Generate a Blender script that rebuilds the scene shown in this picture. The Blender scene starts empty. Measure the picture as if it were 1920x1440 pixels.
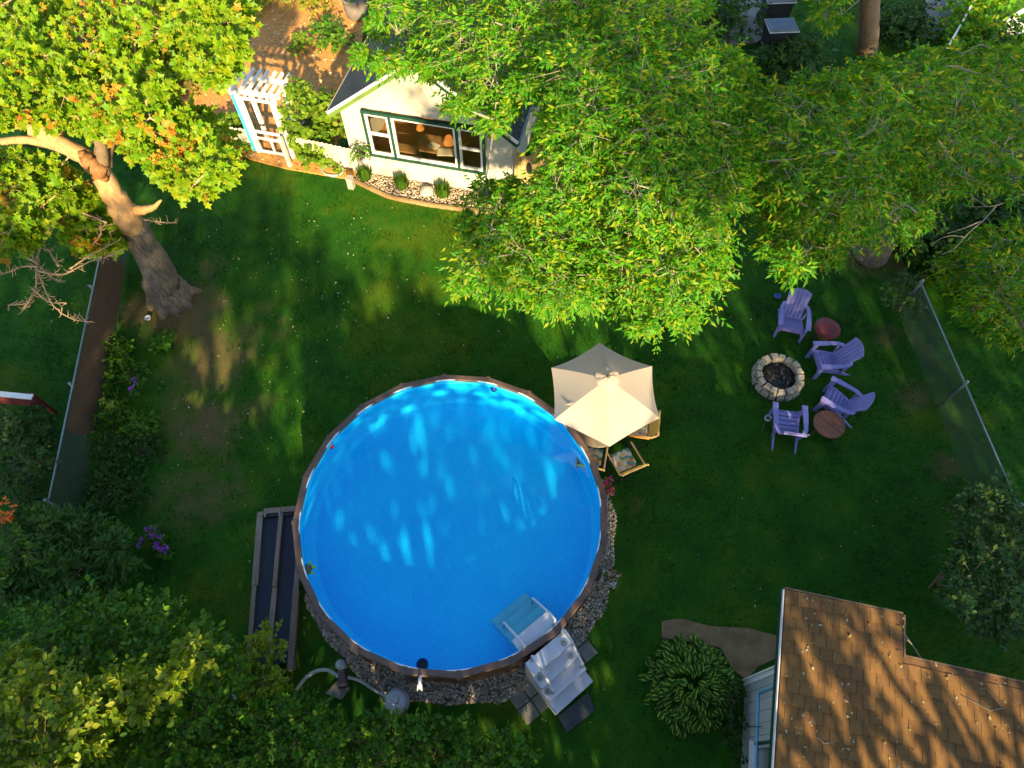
import bpy, math, random
import numpy as np
from mathutils import Vector, Matrix
random.seed(7); RNG = np.random.default_rng(11)
C = bpy.context.scene.collection
R = math.radians
# ------------------------------------------------------------------ camera, sky, sun, exposure
SC = bpy.context.scene
CAMH = 14.7; TAU = R(30)
cam = bpy.data.cameras.new('camera'); cam.sensor_width = 36; cam.lens = 24.0; cam.clip_end = 2000
camo = bpy.data.objects.new('camera', cam); C.objects.link(camo)
camo.location = (0, 0, CAMH); camo.rotation_euler = (TAU, 0, 0); SC.camera = camo
SUN_EL = R(23.5); SUN_DIR = Vector((0.21, -0.978, 0)).normalized()     # ground direction from the scene towards the sun
w = bpy.data.worlds.new('World'); SC.world = w; w.use_nodes = True
nt = w.node_tree; sky = nt.nodes.new('ShaderNodeTexSky'); sky.sky_type = 'NISHITA'; sky.sun_disc = False
sky.sun_elevation = SUN_EL; sky.sun_rotation = math.atan2(SUN_DIR.x, SUN_DIR.y); sky.air_density = 1.0; sky.dust_density = 1.0
bg = nt.nodes['Background']; bg.inputs[1].default_value = 0.112; nt.links.new(sky.outputs[0], bg.inputs[0])
sun = bpy.data.lights.new('sun', 'SUN'); sun.energy = 5.0; sun.angle = R(0.8); sun.color = (1.0, 0.77, 0.42)
suno = bpy.data.objects.new('sun', sun); C.objects.link(suno)
to_sun = Vector((SUN_DIR.x * math.cos(SUN_EL), SUN_DIR.y * math.cos(SUN_EL), math.sin(SUN_EL)))
suno.rotation_euler = to_sun.to_track_quat('Z', 'Y').to_euler(); suno.location = (6, -30, 20)
vs = SC.view_settings; vs.view_transform = 'Standard'; vs.look = 'None'; vs.exposure = 1.75; vs.gamma = 1; vs.use_curve_mapping = False
SC.cycles.max_bounces = 8; SC.cycles.transparent_max_bounces = 12

# ------------------------------------------------------------------ helpers
FPX = 1280.0
def at(u, v, z=0.0):
    """world point at height z on the line of sight of photo pixel (u, v)"""
    dx = (u - 960) / FPX; dy = (720 - v) / FPX; c, s = math.cos(TAU), math.sin(TAU)
    t = (z - CAMH) / (dy * s - c)
    return Vector((dx * t, (dy * c + s) * t, z))
def tag(o, label=None, cat=None, group=None, kind=None):
    if label: o['label'] = label
    if cat: o['category'] = cat
    if group: o['group'] = group
    if kind: o['kind'] = kind
    return o
def thing(name, label, cat, loc=(0, 0, 0), rz=0, group=None):
    o = bpy.data.objects.new(name, None); C.objects.link(o); o.empty_display_size = .1
    o.location = loc; o.rotation_euler = (0, 0, rz)
    return tag(o, label, cat, group)
def rootloc(p):
    while p.parent: p = p.parent
    return Vector(p.location)
def link(name, me, mat, parent=None, smooth=False):
    o = bpy.data.objects.new(name, me); C.objects.link(o)
    if mat and not me.materials: me.materials.append(mat)
    if parent: o.parent = parent
    if smooth: me.polygons.foreach_set('use_smooth', [True] * len(me.polygons))
    return o
class MB:
    def __init__(s): s.v = []; s.f = []
    def add(s, vs, fs):
        n = len(s.v); s.v += [tuple(v) for v in vs]; s.f += [tuple(i + n for i in f) for f in fs]; return s
    def box(s, c, d, rz=0, M=None):
        x, y, z = d[0] / 2, d[1] / 2, d[2] / 2
        vs = [Vector((a * x, b * y, e * z)) for e in (-1, 1) for a, b in ((-1, -1), (1, -1), (1, 1), (-1, 1))]
        m = M if M is not None else Matrix.Rotation(rz, 3, 'Z')
        vs = [m @ v + Vector(c) for v in vs]
        return s.add(vs, [(3, 2, 1, 0), (4, 5, 6, 7), (0, 1, 5, 4), (1, 2, 6, 5), (2, 3, 7, 6), (3, 0, 4, 7)])
    def beam(s, a, b, wd, h, up=(0, 0, 1)):
        a, b = Vector(a), Vector(b); d = (b - a); L = d.length; d.normalize(); up = Vector(up)
        x = d.cross(up)
        if x.length < 1e-4: x = d.cross(Vector((1, 0, 0)))
        x.normalize(); y = x.cross(d).normalized()
        M = Matrix((x, d, y)).transposed()
        return s.box((a + b) / 2, (wd, L, h), M=M)
    def tube(s, pts, rad, n=8, cap=True):
        pts = [Vector(p) for p in pts]; k = len(pts)
        if not hasattr(rad, '__len__'): rad = [rad] * k
        ref = None; vs = []
        for i, p in enumerate(pts):
            d = (pts[min(i + 1, k - 1)] - pts[max(i - 1, 0)]).normalized()
            if ref is None:
                ref = d.orthogonal().normalized()
            ref = (ref - d * ref.dot(d)).normalized(); q = d.cross(ref)
            for j in range(n):
                a = 2 * math.pi * j / n; vs.append(p + (ref * math.cos(a) + q * math.sin(a)) * rad[i])
        fs = [(i * n + j, i * n + (j + 1) % n, (i + 1) * n + (j + 1) % n, (i + 1) * n + j) for i in range(k - 1) for j in range(n)]
        if cap: fs += [tuple(range(n))[::-1], tuple(range((k - 1) * n, k * n))]
        return s.add(vs, fs)
    def lathe(s, prof, n=24, c=(0, 0, 0), cap=True, a0=0):
        vs = [(c[0] + r * math.cos(a0 + 2 * math.pi * j / n), c[1] + r * math.sin(a0 + 2 * math.pi * j / n), c[2] + z) for r, z in prof for j in range(n)]
        k = len(prof)
        fs = [(i * n + j, i * n + (j + 1) % n, (i + 1) * n + (j + 1) % n, (i + 1) * n + j) for i in range(k - 1) for j in range(n)]
        if cap: fs += [tuple(range(n))[::-1], tuple(range((k - 1) * n, k * n))]
        return s.add(vs, fs)
    def prism(s, poly, z0, z1, M=None):
        n = len(poly); M = M or Matrix.Identity(4)
        vs = [M @ Vector((p[0], p[1], z0)) for p in poly] + [M @ Vector((p[0], p[1], z1)) for p in poly]
        return s.add(vs, [tuple(range(n))[::-1], tuple(range(n, 2 * n))] + [(i, (i + 1) % n, n + (i + 1) % n, n + i) for i in range(n)])
    def build(s, name, mat, parent=None, smooth=False, world=False):
        v = s.v
        if world and parent is not None:
            L = rootloc(parent); v = [(a[0] - L.x, a[1] - L.y, a[2] - L.z) for a in v]
        me = bpy.data.meshes.new(name); me.from_pydata(v, [], s.f); me.update()
        return link(name, me, mat, parent, smooth)
XZ = Matrix(((1, 0, 0, 0), (0, 0, 1, 0), (0, 1, 0, 0), (0, 0, 0, 1)))    # prism polygon (x, z), depth along y
def npmesh(name, V, F, mat, parent=None, world=True, smooth=False):
    """V (n,3) float, F (m,k) int : fast mesh"""
    V = np.asarray(V, dtype=np.float32)
    if world and parent is not None: V = V - np.array(rootloc(parent), dtype=np.float32)
    F = np.asarray(F, dtype=np.int32); me = bpy.data.meshes.new(name)
    me.vertices.add(len(V)); me.vertices.foreach_set('co', V.ravel())
    me.loops.add(F.size); me.loops.foreach_set('vertex_index', F.ravel())
    me.polygons.add(len(F)); me.polygons.foreach_set('loop_start', np.arange(len(F), dtype=np.int32) * F.shape[1])
    me.update(calc_edges=True); me.validate()
    return link(name, me, mat, parent, smooth)
def unit(a): return a / np.maximum(np.linalg.norm(a, axis=-1, keepdims=True), 1e-9)
def stamp(P, T, N, S, tv, tf):
    """copy a template (tv: x=across, y=along, z=normal) to every point"""
    T = unit(T); N = unit(N - T * np.sum(N * T, -1, keepdims=True)); B = np.cross(T, N)
    tv = np.asarray(tv, float); S = np.broadcast_to(np.asarray(S, float).reshape(-1, 1, 1), (len(P), 1, 1))
    V = P[:, None, :] + S * (tv[None, :, 0:1] * B[:, None, :] + tv[None, :, 1:2] * T[:, None, :] + tv[None, :, 2:3] * N[:, None, :])
    k = len(tv); tf = np.asarray(tf)
    F = (np.arange(len(P)) * k)[:, None, None] + tf[None]
    return V.reshape(-1, 3), F.reshape(-1, tf.shape[1])
LANCE = ([(0, 0, 0), (.17, .38, .05), (0, .45, -.02), (-.17, .38, .05), (0, 1, -.14)], [(0, 1, 2), (0, 2, 3), (1, 4, 2), (2, 4, 3)])
OVAL = ([(0, 0, 0), (.26, .3, .05), (.28, .62, .03), (0, 1, -.08), (-.28, .62, .03), (-.26, .3, .05), (0, .5, -.02)],
        [(0, 1, 6), (1, 2, 6), (2, 3, 6), (3, 4, 6), (4, 5, 6), (5, 0, 6)])
MAPLE = ([(0, .0, 0), (.42, -.02, -.05), (.30, .22, .02), (.62, .48, -.08), (.27, .55, .02), (.0, 1.0, -.1), (-.27, .55, .02), (-.62, .48, -.08), (-.30, .22, .02), (-.42, -.02, -.05)],
         [(0, 1, 2), (2, 3, 4), (4, 5, 6), (6, 7, 8), (8, 9, 0), (0, 2, 8), (2, 4, 6), (2, 6, 8)])
BLADE = ([(-.09, 0, 0), (.09, 0, 0), (0, 1, .25)], [(0, 1, 2)])
QUAD = ([(-.4, 0, 0), (.4, 0, 0), (.4, 1, .1), (-.4, 1, .1)], [(0, 1, 2), (0, 2, 3)])
def foliage(lobes, sprays, leaves, L, size, bias_up=.25, droop=.35, sun=.35, flat=.5, inner=.45):
    """lobes: list of (x,y,z,rx,ry,rz). returns P,T,N,S for leaves, and twig segments"""
    lob = np.array(lobes, float); M = len(lob) * sprays
    idx = np.repeat(np.arange(len(lob)), sprays)
    u = unit(RNG.normal(size=(M, 3)) + np.array([0, 0, bias_up]))
    r = (inner + (1 - inner) * RNG.random((M, 1)) ** .6)
    base = lob[idx, :3] + u * lob[idx, 3:6] * r
    d = unit(u * np.array([1, 1, .5]) + RNG.normal(size=(M, 3)) * .45)
    Ls = L * (0.6 + .8 * RNG.random((M, 1))) * np.clip(lob[idx, 3:4] / (.9 * L), .35, 1)
    t = np.linspace(.15, 1, leaves)[None, :, None]
    P = base[:, None, :] + d[:, None, :] * Ls[:, None] * t - np.array([0, 0, 1]) * droop * L * t ** 2 * .6
    side = unit(np.cross(d, np.array([0, 0, 1.0])) + 1e-6)
    sg = np.where(np.arange(leaves) % 2 == 0, 1, -1)[None, :, None]
    T = d[:, None, :] * .65 + side[:, None, :] * sg * .8 + RNG.normal(size=(M, leaves, 3)) * .3 - np.array([0, 0, 1]) * droop
    T[:, -1] = d - np.array([0, 0, droop])
    N = np.array([0, -sun, flat]) + RNG.normal(size=(M, leaves, 3)) * .38
    S = size * (.45 + 1.0 * RNG.random((M, leaves)) ** 1.3)
    return P.reshape(-1, 3), T.reshape(-1, 3), N.reshape(-1, 3), S.reshape(-1), (base - d * Ls * .4, base + d * Ls * .9 - np.array([0, 0, droop * L * .4]))
def twigmesh(name, A, B, r, mat, parent):
    n = len(A); d = unit(B - A); x = unit(np.cross(d, RNG.normal(size=(n, 3)))); y = np.cross(d, x)
    V = []
    for P_, rr in ((A, r), (B, r * .5)):
        for a in (0, 2.094, 4.189): V.append(P_ + (x * math.cos(a) + y * math.sin(a)) * rr)
    V = np.stack(V, 1).reshape(-1, 3)
    tf = np.array([(0, 1, 4, 3), (1, 2, 5, 4), (2, 0, 3, 5)])
    F = (np.arange(n) * 6)[:, None, None] + tf[None]
    return npmesh(name, V, F.reshape(-1, 4), mat, parent)
def inpoly(x, y, poly):
    c = False; n = len(poly)
    for i in range(n):
        x1, y1 = poly[i]; x2, y2 = poly[i - 1]
        if (y1 > y) != (y2 > y) and x < (x2 - x1) * (y - y1) / (y2 - y1) + x1: c = not c
    return c
def edged(x, y, poly):
    d = 1e9
    for i in range(len(poly)):
        x1, y1 = poly[i]; x2, y2 = poly[i - 1]; L2 = (x2 - x1) ** 2 + (y2 - y1) ** 2; t = max(0, min(1, ((x - x1) * (x2 - x1) + (y - y1) * (y2 - y1)) / max(L2, 1e-9)))
        d = min(d, math.hypot(x - x1 - t * (x2 - x1), y - y1 - t * (y2 - y1)))
    return d
def lobes_in(poly, n, zf, r, mind, flat=.6, grow=0.0):
    """scatter n foliage clumps over a crown whose outline is seen as poly, at heights zf(u,v)"""
    xs = [p[0] for p in poly]; ys = [p[1] for p in poly]; out = []; pts = []; tries = 0
    while len(out) < n and tries < 40000:
        tries += 1
        u = random.uniform(min(xs), max(xs)); v = random.uniform(min(ys), max(ys))
        if not inpoly(u, v, poly) or any((u - a) ** 2 + (v - b) ** 2 < mind ** 2 for a, b in pts): continue
        e = edged(u, v, poly) / 105 + grow
        if e < min(.16, r * .4): continue
        pts.append((u, v)); z = zf(u, v); p = at(u, v, z); k = min(r * random.uniform(.7, 1.25), e * .75)
        out.append((p.x, p.y, p.z, k, k, k * flat))
    return out

# ------------------------------------------------------------------ materials
def newmat(name):
    m = bpy.data.materials.new(name); m.use_nodes = True; return m, m.node_tree, m.node_tree.nodes['Principled BSDF']
def nd(nt, t, **k):
    n = nt.nodes.new(t)
    for a, b in k.items():
        if a.startswith('i_'): n.inputs[int(a[2:]) if a[2:].isdigit() else a[2:]].default_value = b
        else: setattr(n, a, b)
    return n
def c4(c): return (c[0], c[1], c[2], 1)
def noise(nt, scale, detail=4, coord='Object', rough=.6):
    tc = nd(nt, 'ShaderNodeTexCoord'); n = nd(nt, 'ShaderNodeTexNoise'); n.inputs['Scale'].default_value = scale; n.inputs['Detail'].default_value = detail
    n.inputs['Roughness'].default_value = rough; nt.links.new(tc.outputs[coord], n.inputs['Vector']); return n
def ramp(nt, fac, stops):
    r = nd(nt, 'ShaderNodeValToRGB'); e = r.color_ramp.elements
    while len(e) < len(stops): e.new(.5)
    for i, (p, c) in enumerate(stops): e[i].position = p; e[i].color = c4(c)
    nt.links.new(fac, r.inputs[0]); return r
def mat(name, a, b=None, scale=6, rough=.65, bump=0, bscale=None, metal=0, spec=.4, lo=.35, hi=.65, coat=0):
    m, t, p = newmat(name)
    p.inputs['Roughness'].default_value = rough; p.inputs['Metallic'].default_value = metal; p.inputs['Specular IOR Level'].default_value = spec
    p.inputs['Base Color'].default_value = c4(a)
    if coat: p.inputs['Coat Weight'].default_value = coat
    if b:
        n = noise(t, scale, 6); r = ramp(t, n.outputs[0], [(lo, a), (hi, b)]); t.links.new(r.outputs[0], p.inputs['Base Color'])
    if bump:
        n2 = noise(t, bscale or scale * 4, 5); bp = nd(t, 'ShaderNodeBump'); bp.inputs['Strength'].default_value = bump; bp.inputs['Distance'].default_value = .02
        t.links.new(n2.outputs[0], bp.inputs['Height']); t.links.new(bp.outputs[0], p.inputs['Normal'])
    return m
def leafmat(name, cols, trans=.35, tcol=None, rough=.5, spec=.25):
    m, t, p = newmat(name); g = nd(t, 'ShaderNodeNewGeometry')
    n = len(cols); r = ramp(t, g.outputs['Random Per Island'], [((i + .0) / n, c) for i, c in enumerate(cols)])
    r.color_ramp.interpolation = 'CONSTANT' if n > 3 else 'LINEAR'
    t.links.new(r.outputs[0], p.inputs['Base Color']); p.inputs['Roughness'].default_value = rough; p.inputs['Specular IOR Level'].default_value = spec
    tr = nd(t, 'ShaderNodeBsdfTranslucent'); mx = nd(t, 'ShaderNodeMix'); mx.data_type = 'RGBA'; mx.blend_type = 'MULTIPLY'
    mx.inputs[0].default_value = 1; mx.inputs[7].default_value = c4(tcol or (1.5, 1.35, .5))
    t.links.new(r.outputs[0], mx.inputs[6]); t.links.new(mx.outputs[2], tr.inputs[0])
    ms = nd(t, 'ShaderNodeMixShader'); ms.inputs[0].default_value = trans
    t.links.new(p.outputs[0], ms.inputs[1]); t.links.new(tr.outputs[0], ms.inputs[2])
    t.links.new(ms.outputs[0], t.nodes['Material Output'].inputs[0]); return m
def woodmat(name, a, b, axis=1, scale=9, rough=.7, stretch=.08, bump=.25):
    m, t, p = newmat(name); tc = nd(t, 'ShaderNodeTexCoord'); mp = nd(t, 'ShaderNodeMapping')
    s = [scale] * 3; s[axis] = scale * stretch; mp.inputs['Scale'].default_value = s
    n = nd(t, 'ShaderNodeTexNoise'); n.inputs['Scale'].default_value = 3; n.inputs['Detail'].default_value = 6; n.inputs['Roughness'].default_value = .65
    oi = nd(t, 'ShaderNodeObjectInfo'); ad = nd(t, 'ShaderNodeVectorMath'); ad.operation = 'ADD'
    t.links.new(tc.outputs['Object'], ad.inputs[0]); t.links.new(oi.outputs['Random'], ad.inputs[1])
    t.links.new(ad.outputs[0], mp.inputs[0]); t.links.new(mp.outputs[0], n.inputs['Vector'])
    r = ramp(t, n.outputs[0], [(.32, a), (.68, b)])
    hv = nd(t, 'ShaderNodeHueSaturation'); mr = nd(t, 'ShaderNodeMapRange'); mr.inputs[3].default_value = .75; mr.inputs[4].default_value = 1.2
    t.links.new(oi.outputs['Random'], mr.inputs[0]); t.links.new(mr.outputs[0], hv.inputs['Value']); t.links.new(r.outputs[0], hv.inputs['Color'])
    t.links.new(hv.outputs[0], p.inputs['Base Color']); p.inputs['Roughness'].default_value = rough
    bp = nd(t, 'ShaderNodeBump'); bp.inputs['Strength'].default_value = bump; bp.inputs['Distance'].default_value = .02
    t.links.new(n.outputs[0], bp.inputs['Height']); t.links.new(bp.outputs[0], p.inputs['Normal']); return m

m_maple = leafmat('maple_leaf', [(.14, .27, .004), (.18, .30, .005), (.20, .30, .005), (.24, .30, .006), (.16, .29, .005), (.10, .24, .004), (.18, .29, .005), (.12, .26, .004), (.17, .28, .004), (.22, .30, .006), (.29, .30, .008), (.14, .27, .004)], .45, (1.3, 1.35, .3))
m_blush = leafmat('reddening_leaf', [(.40, .14, .012), (.34, .20, .012), (.45, .22, .02), (.30, .24, .01)], .4, (1.3, 1.1, .4))
m_box = leafmat('ash_leaf', [(.06, .26, .004), (.09, .30, .005), (.044, .21, .004), (.15, .31, .006), (.03, .15, .004), (.24, .32, .01)], .5, (3.2, 1.6, .3))
m_boxdark = leafmat('ash_leaf_dark', [(.024, .08, .005), (.034, .10, .005), (.02, .07, .004), (.04, .10, .007)], .35)
m_shrub = leafmat('shrub_leaf', [(.045, .155, .006), (.07, .185, .007), (.034, .12, .005), (.095, .185, .008)], .3)
m_pear = leafmat('pear_leaf', [(.15, .25, .006), (.20, .28, .008), (.10, .19, .006), (.24, .28, .01)], .42, spec=.4)
m_dark = leafmat('dark_shrub_leaf', [(.018, .065, .006), (.03, .085, .006), (.015, .052, .006), (.036, .085, .008)], .25)
m_blue = leafmat('bluish_shrub_leaf', [(.035, .10, .022), (.05, .125, .022), (.03, .085, .02), (.07, .13, .015)], .25)
m_sumac = leafmat('fern_leaf', [(.022, .08, .007), (.034, .10, .008), (.045, .115, .01)], .3)
m_vine = leafmat('vine_leaf', [(.12, .24, .012), (.16, .27, .015), (.09, .20, .012), (.2, .26, .02)], .4)
m_olive = leafmat('olive_plant_leaf', [(.14, .15, .02), (.20, .16, .03), (.10, .14, .02), (.26, .17, .03)], .3)
m_goldplant = leafmat('gold_plant_leaf', [(.30, .26, .03), (.22, .25, .02), (.36, .24, .04), (.16, .22, .02)], .4)
m_grasstuft = leafmat('grass_tuft_blade', [(.05, .13, .01), (.07, .16, .012), (.04, .10, .01)], .3)
m_belt = leafmat('tree_belt_leaf', [(.05, .12, .01), (.07, .14, .01), (.04, .10, .01)], .25)
m_purple = leafmat('purple_petal', [(.35, .08, .55), (.42, .12, .6), (.30, .06, .5)], .3, (1, 1, 1))
m_pink = leafmat('pink_petal', [(.7, .06, .35), (.75, .1, .1), (.6, .05, .5), (.8, .3, .1)], .3, (1, 1, 1))
m_orange = leafmat('orange_petal', [(.75, .16, .02), (.8, .25, .03), (.7, .1, .02)], .3, (1, 1, 1))
m_yellowfl = leafmat('yellow_green_flower', [(.35, .4, .05), (.4, .42, .08), (.3, .38, .05)], .3, (1, 1, 1))
m_fallen = leafmat('fallen_leaf', [(.26, .22, .08), (.34, .31, .16), (.2, .14, .05), (.38, .37, .25)], .1, (1, 1, 1))
m_bark = woodmat('grey_bark', (.06, .047, .034), (.22, .18, .13), axis=2, scale=7, stretch=.15, bump=1.0, rough=.9)
m_barksunlit = woodmat('sunlit_tan_bark', (.27, .15, .06), (.47, .29, .13), axis=2, scale=5, stretch=.2, bump=.8, rough=.85)  # greyish tan bark, with warm sunlight on the upper limb mixed into its colour
m_barkbrown = woodmat('brown_bark', (.09, .06, .03), (.2, .14, .08), axis=2, scale=10, stretch=.1, bump=1, rough=.9)
m_torn = woodmat('torn_wood', (.42, .20, .06), (.6, .36, .14), axis=2, scale=8, bump=.6)
m_torndark = woodmat('dark_torn_wood', (.16, .055, .02), (.42, .2, .06), axis=2, scale=9, bump=.8)
m_twig = mat('dead_twig', (.36, .22, .11), (.48, .33, .19), 9, .8)
m_twiggrey = mat('pale_twig', (.22, .18, .13), (.32, .28, .2), 9, .8)
m_white = mat('white_plastic', (.50, .53, .60), (.43, .46, .53), 3, .4, bump=.05, bscale=30)
m_whitepaint = mat('white_paint', (.78, .76, .72), (.68, .65, .6), 5, .55, bump=.1, bscale=30)
m_skytint = mat('sky_tinted_paint', (.05, .5, .75), (.06, .42, .65), 5, .5)  # sky light on white paint, put in as a blue base colour
m_siding = mat('cream_siding', (.50, .47, .40), (.43, .40, .34), 3.0, .6, bump=.08, bscale=40, lo=.3, hi=.7)
m_green = mat('dark_green_trim', (.012, .05, .035), (.018, .065, .045), 8, .45)
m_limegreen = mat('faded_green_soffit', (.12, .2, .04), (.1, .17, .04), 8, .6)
m_garage = mat('grey_garage_siding', (.42, .43, .40), (.34, .35, .33), 2.5, .65, bump=.12, bscale=25, lo=.3, hi=.7)
m_lav = mat('lavender_plastic', (.235, .225, .53), (.19, .18, .45), 4, .5, bump=.06, bscale=60, lo=.3, hi=.7)
m_red = mat('dull_red_paint', (.17, .025, .03), (.11, .02, .022), 7, .6, bump=.15, bscale=40)
m_redwood = woodmat('reddish_wood', (.13, .04, .025), (.23, .09, .05), axis=1, scale=8, stretch=.15)
m_stone = mat('fire_pit_stone', (.44, .38, .29), (.27, .235, .185), 5, .9, bump=.8, bscale=25)
m_stoneg = mat('greenish_stone', (.2, .22, .18), (.3, .29, .24), 5, .9, bump=.8, bscale=25)
m_ash = mat('ash', (.018, .017, .017), (.07, .065, .06), 14, .95, bump=1, bscale=30)
m_char = leafmat('charred_wood', [(.02, .018, .018), (.05, .045, .04), (.12, .11, .09), (.03, .02, .015)], .0)
m_rail = mat('brown_pool_rail', (.12, .075, .055), (.085, .055, .045), 4, .5, bump=.1, spec=.5)
m_railcap = mat('pool_rail_cap', (.105, .068, .052), (.08, .055, .045), 4, .45)
m_poolwall = woodmat('brown_pool_wall', (.06, .03, .018), (.17, .09, .045), axis=2, scale=6, stretch=.15)
m_gravel = leafmat('gravel_stone', [(.33, .29, .22), (.45, .40, .31), (.20, .18, .14), (.38, .29, .18), (.27, .25, .21), (.55, .50, .41)], 0, rough=.8)
m_gravelwarm = leafmat('warm_gravel_stone', [(.38, .30, .2), (.46, .38, .28), (.28, .2, .13), (.33, .27, .2), (.5, .45, .38)], 0, rough=.8)
m_bed = mat('gravel_bed_base', (.10, .08, .06), (.06, .05, .035), 12, .95)
m_paver = mat('concrete_paver', (.19, .185, .165), (.14, .14, .125), 6, .9, bump=.3, bscale=60)
m_mat = mat('rubber_mat', (.035, .045, .055), (.05, .06, .065), 20, .9, bump=.5, bscale=90)
m_panel = mat('solar_rubber', (.007, .013, .028), (.010, .018, .036), 10, .45, bump=.3, bscale=80, spec=.5)
m_beam = woodmat('weathered_timber', (.12, .095, .065), (.24, .195, .14), axis=1, scale=7)
m_metal = mat('galvanised_steel', (.20, .27, .29), (.15, .21, .23), 10, .45, metal=.5)
m_wire = mat('fence_wire', (.06, .075, .07), (.045, .06, .055), 10, .5, metal=.3)
m_screen = mat('brown_screen', (.11, .066, .038), (.085, .05, .03), 3, .9, bump=.4, bscale=120)
m_canvas = mat('cream_canvas', (.66, .58, .48), (.59, .51, .42), 2.2, .85, bump=.15, bscale=70, lo=.3, hi=.7)
def translucent(m, f, c):
    t = m.node_tree; p = t.nodes['Principled BSDF']; tr = nd(t, 'ShaderNodeBsdfTranslucent'); tr.inputs[0].default_value = c4(c); ms = nd(t, 'ShaderNodeMixShader'); ms.inputs[0].default_value = f
    t.links.new(p.outputs[0], ms.inputs[1]); t.links.new(tr.outputs[0], ms.inputs[2]); t.links.new(ms.outputs[0], t.nodes['Material Output'].inputs[0])
translucent(m_canvas, .48, (.80, .72, .62))
m_pole = mat('umbrella_pole', (.1, .08, .06), None, rough=.4)
m_bamboo = woodmat('tan_wood', (.42, .24, .1), (.6, .4, .2), axis=0, scale=8)
m_orangefab = mat('orange_fabric', (.62, .27, .04), (.5, .2, .03), 9, .85)
m_yellowfab = mat('yellow_fabric', (.6, .42, .08), (.52, .34, .06), 9, .85)
m_darkmetal = mat('dark_metal', (.05, .05, .05), None, rough=.45, metal=.5)
m_tabletop = mat('table_glass', (.16, .13, .10), (.12, .10, .08), 5, .25)
m_hose = mat('grey_hose', (.36, .42, .43), (.26, .31, .31), 12, .5)
m_hosetan = mat('tan_hose', (.2, .17, .12), (.14, .12, .09), 12, .6)
m_black = mat('black_plastic', (.014, .016, .02), (.02, .022, .028), 6, .4)
m_binlid = mat('glossy_dark_lid', (.012, .03, .07), (.02, .045, .09), 3, .3, spec=.5)
m_navy = mat('navy_plastic', (.01, .03, .2), (.012, .04, .25), 5, .35)
m_cyanpl = mat('blue_plastic', (.02, .12, .5), None, rough=.35)
m_redpl = mat('red_plastic', (.6, .02, .02), None, rough=.35)
m_turtle = mat('turtle_shell', (.06, .07, .05), (.1, .09, .06), 14, .6, bump=.5)
m_lime = mat('lime_plastic', (.22, .42, .02), None, rough=.45)
m_terr = mat('grey_clay', (.18, .15, .13), (.13, .11, .1), 8, .8, bump=.2)
m_brownpl = woodmat('dark_brown_wood', (.05, .03, .02), (.1, .065, .045), axis=0, scale=8)
m_roofdark = mat('dark_shingle', (.030, .040, .042), (.055, .065, .065), 9, .9, bump=.6, bscale=60)
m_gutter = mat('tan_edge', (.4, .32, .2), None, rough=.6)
m_concrete = mat('concrete', (.27, .25, .23), (.2, .19, .175), 1.2, .9, bump=.2, bscale=40)
m_bluegrey = mat('blue_grey_sheet', (.1, .13, .18), (.08, .1, .15), 5, .6)
m_fencewood = woodmat('cream_board', (.46, .40, .30), (.58, .52, .42), axis=2, scale=8)
m_gatewood = woodmat('golden_board', (.36, .22, .08), (.52, .36, .16), axis=2, scale=7)
m_dark = m_dark
m_interior = mat('room_wall', (.34, .16, .05), (.42, .22, .08), 2, .8)
m_table = mat('room_table', (.35, .2, .08), (.28, .15, .06), 4, .5)
m_paper = mat('pale_cloth', (.6, .55, .42), None, rough=.8)
m_edging = woodmat('timber_edging', (.2, .12, .05), (.34, .22, .1), axis=0, scale=7)
m_pipe = mat('sky_tinted_conduit', (.16, .42, .62), (.14, .38, .58), 9, .45)  # white pipe with the reflected blue sky painted into its colour

m_conc2 = mat('beige_block', (.36, .33, .27), (.28, .25, .2), 6, .9, bump=.3)
m_redpost = mat('dark_red_post', (.2, .03, .025), (.15, .025, .02), 5, .7)
def schlick(t, f0, normal=None):
    lw = nd(t, 'ShaderNodeLayerWeight'); lw.inputs[0].default_value = .5; p5 = nd(t, 'ShaderNodeMath'); p5.operation = 'POWER'; p5.inputs[1].default_value = 5
    ma = nd(t, 'ShaderNodeMath'); ma.operation = 'MULTIPLY_ADD'; ma.inputs[1].default_value = 1 - f0; ma.inputs[2].default_value = f0
    t.links.new(lw.outputs['Facing'], p5.inputs[0]); t.links.new(p5.outputs[0], ma.inputs[0])
    if normal: t.links.new(normal, lw.inputs['Normal'])
    return ma.outputs[0]
m_edgebrown = mat('brown_roof_edge', (.17, .11, .06), (.12, .075, .04), 6, .7)
def glassmat():
    m, t, p = newmat('window_glass'); tr = nd(t, 'ShaderNodeBsdfTransparent'); tr.inputs[0].default_value = (.88, .88, .85, 1)
    gl = nd(t, 'ShaderNodeBsdfGlossy'); gl.inputs['Roughness'].default_value = .03; gl.inputs[0].default_value = (.9, .9, .9, 1)
    ms = nd(t, 'ShaderNodeMixShader')
    t.links.new(schlick(t, .04), ms.inputs[0]); t.links.new(tr.outputs[0], ms.inputs[1]); t.links.new(gl.outputs[0], ms.inputs[2])
    t.links.new(ms.outputs[0], t.nodes['Material Output'].inputs[0]); return m
m_glass = glassmat()
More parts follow.
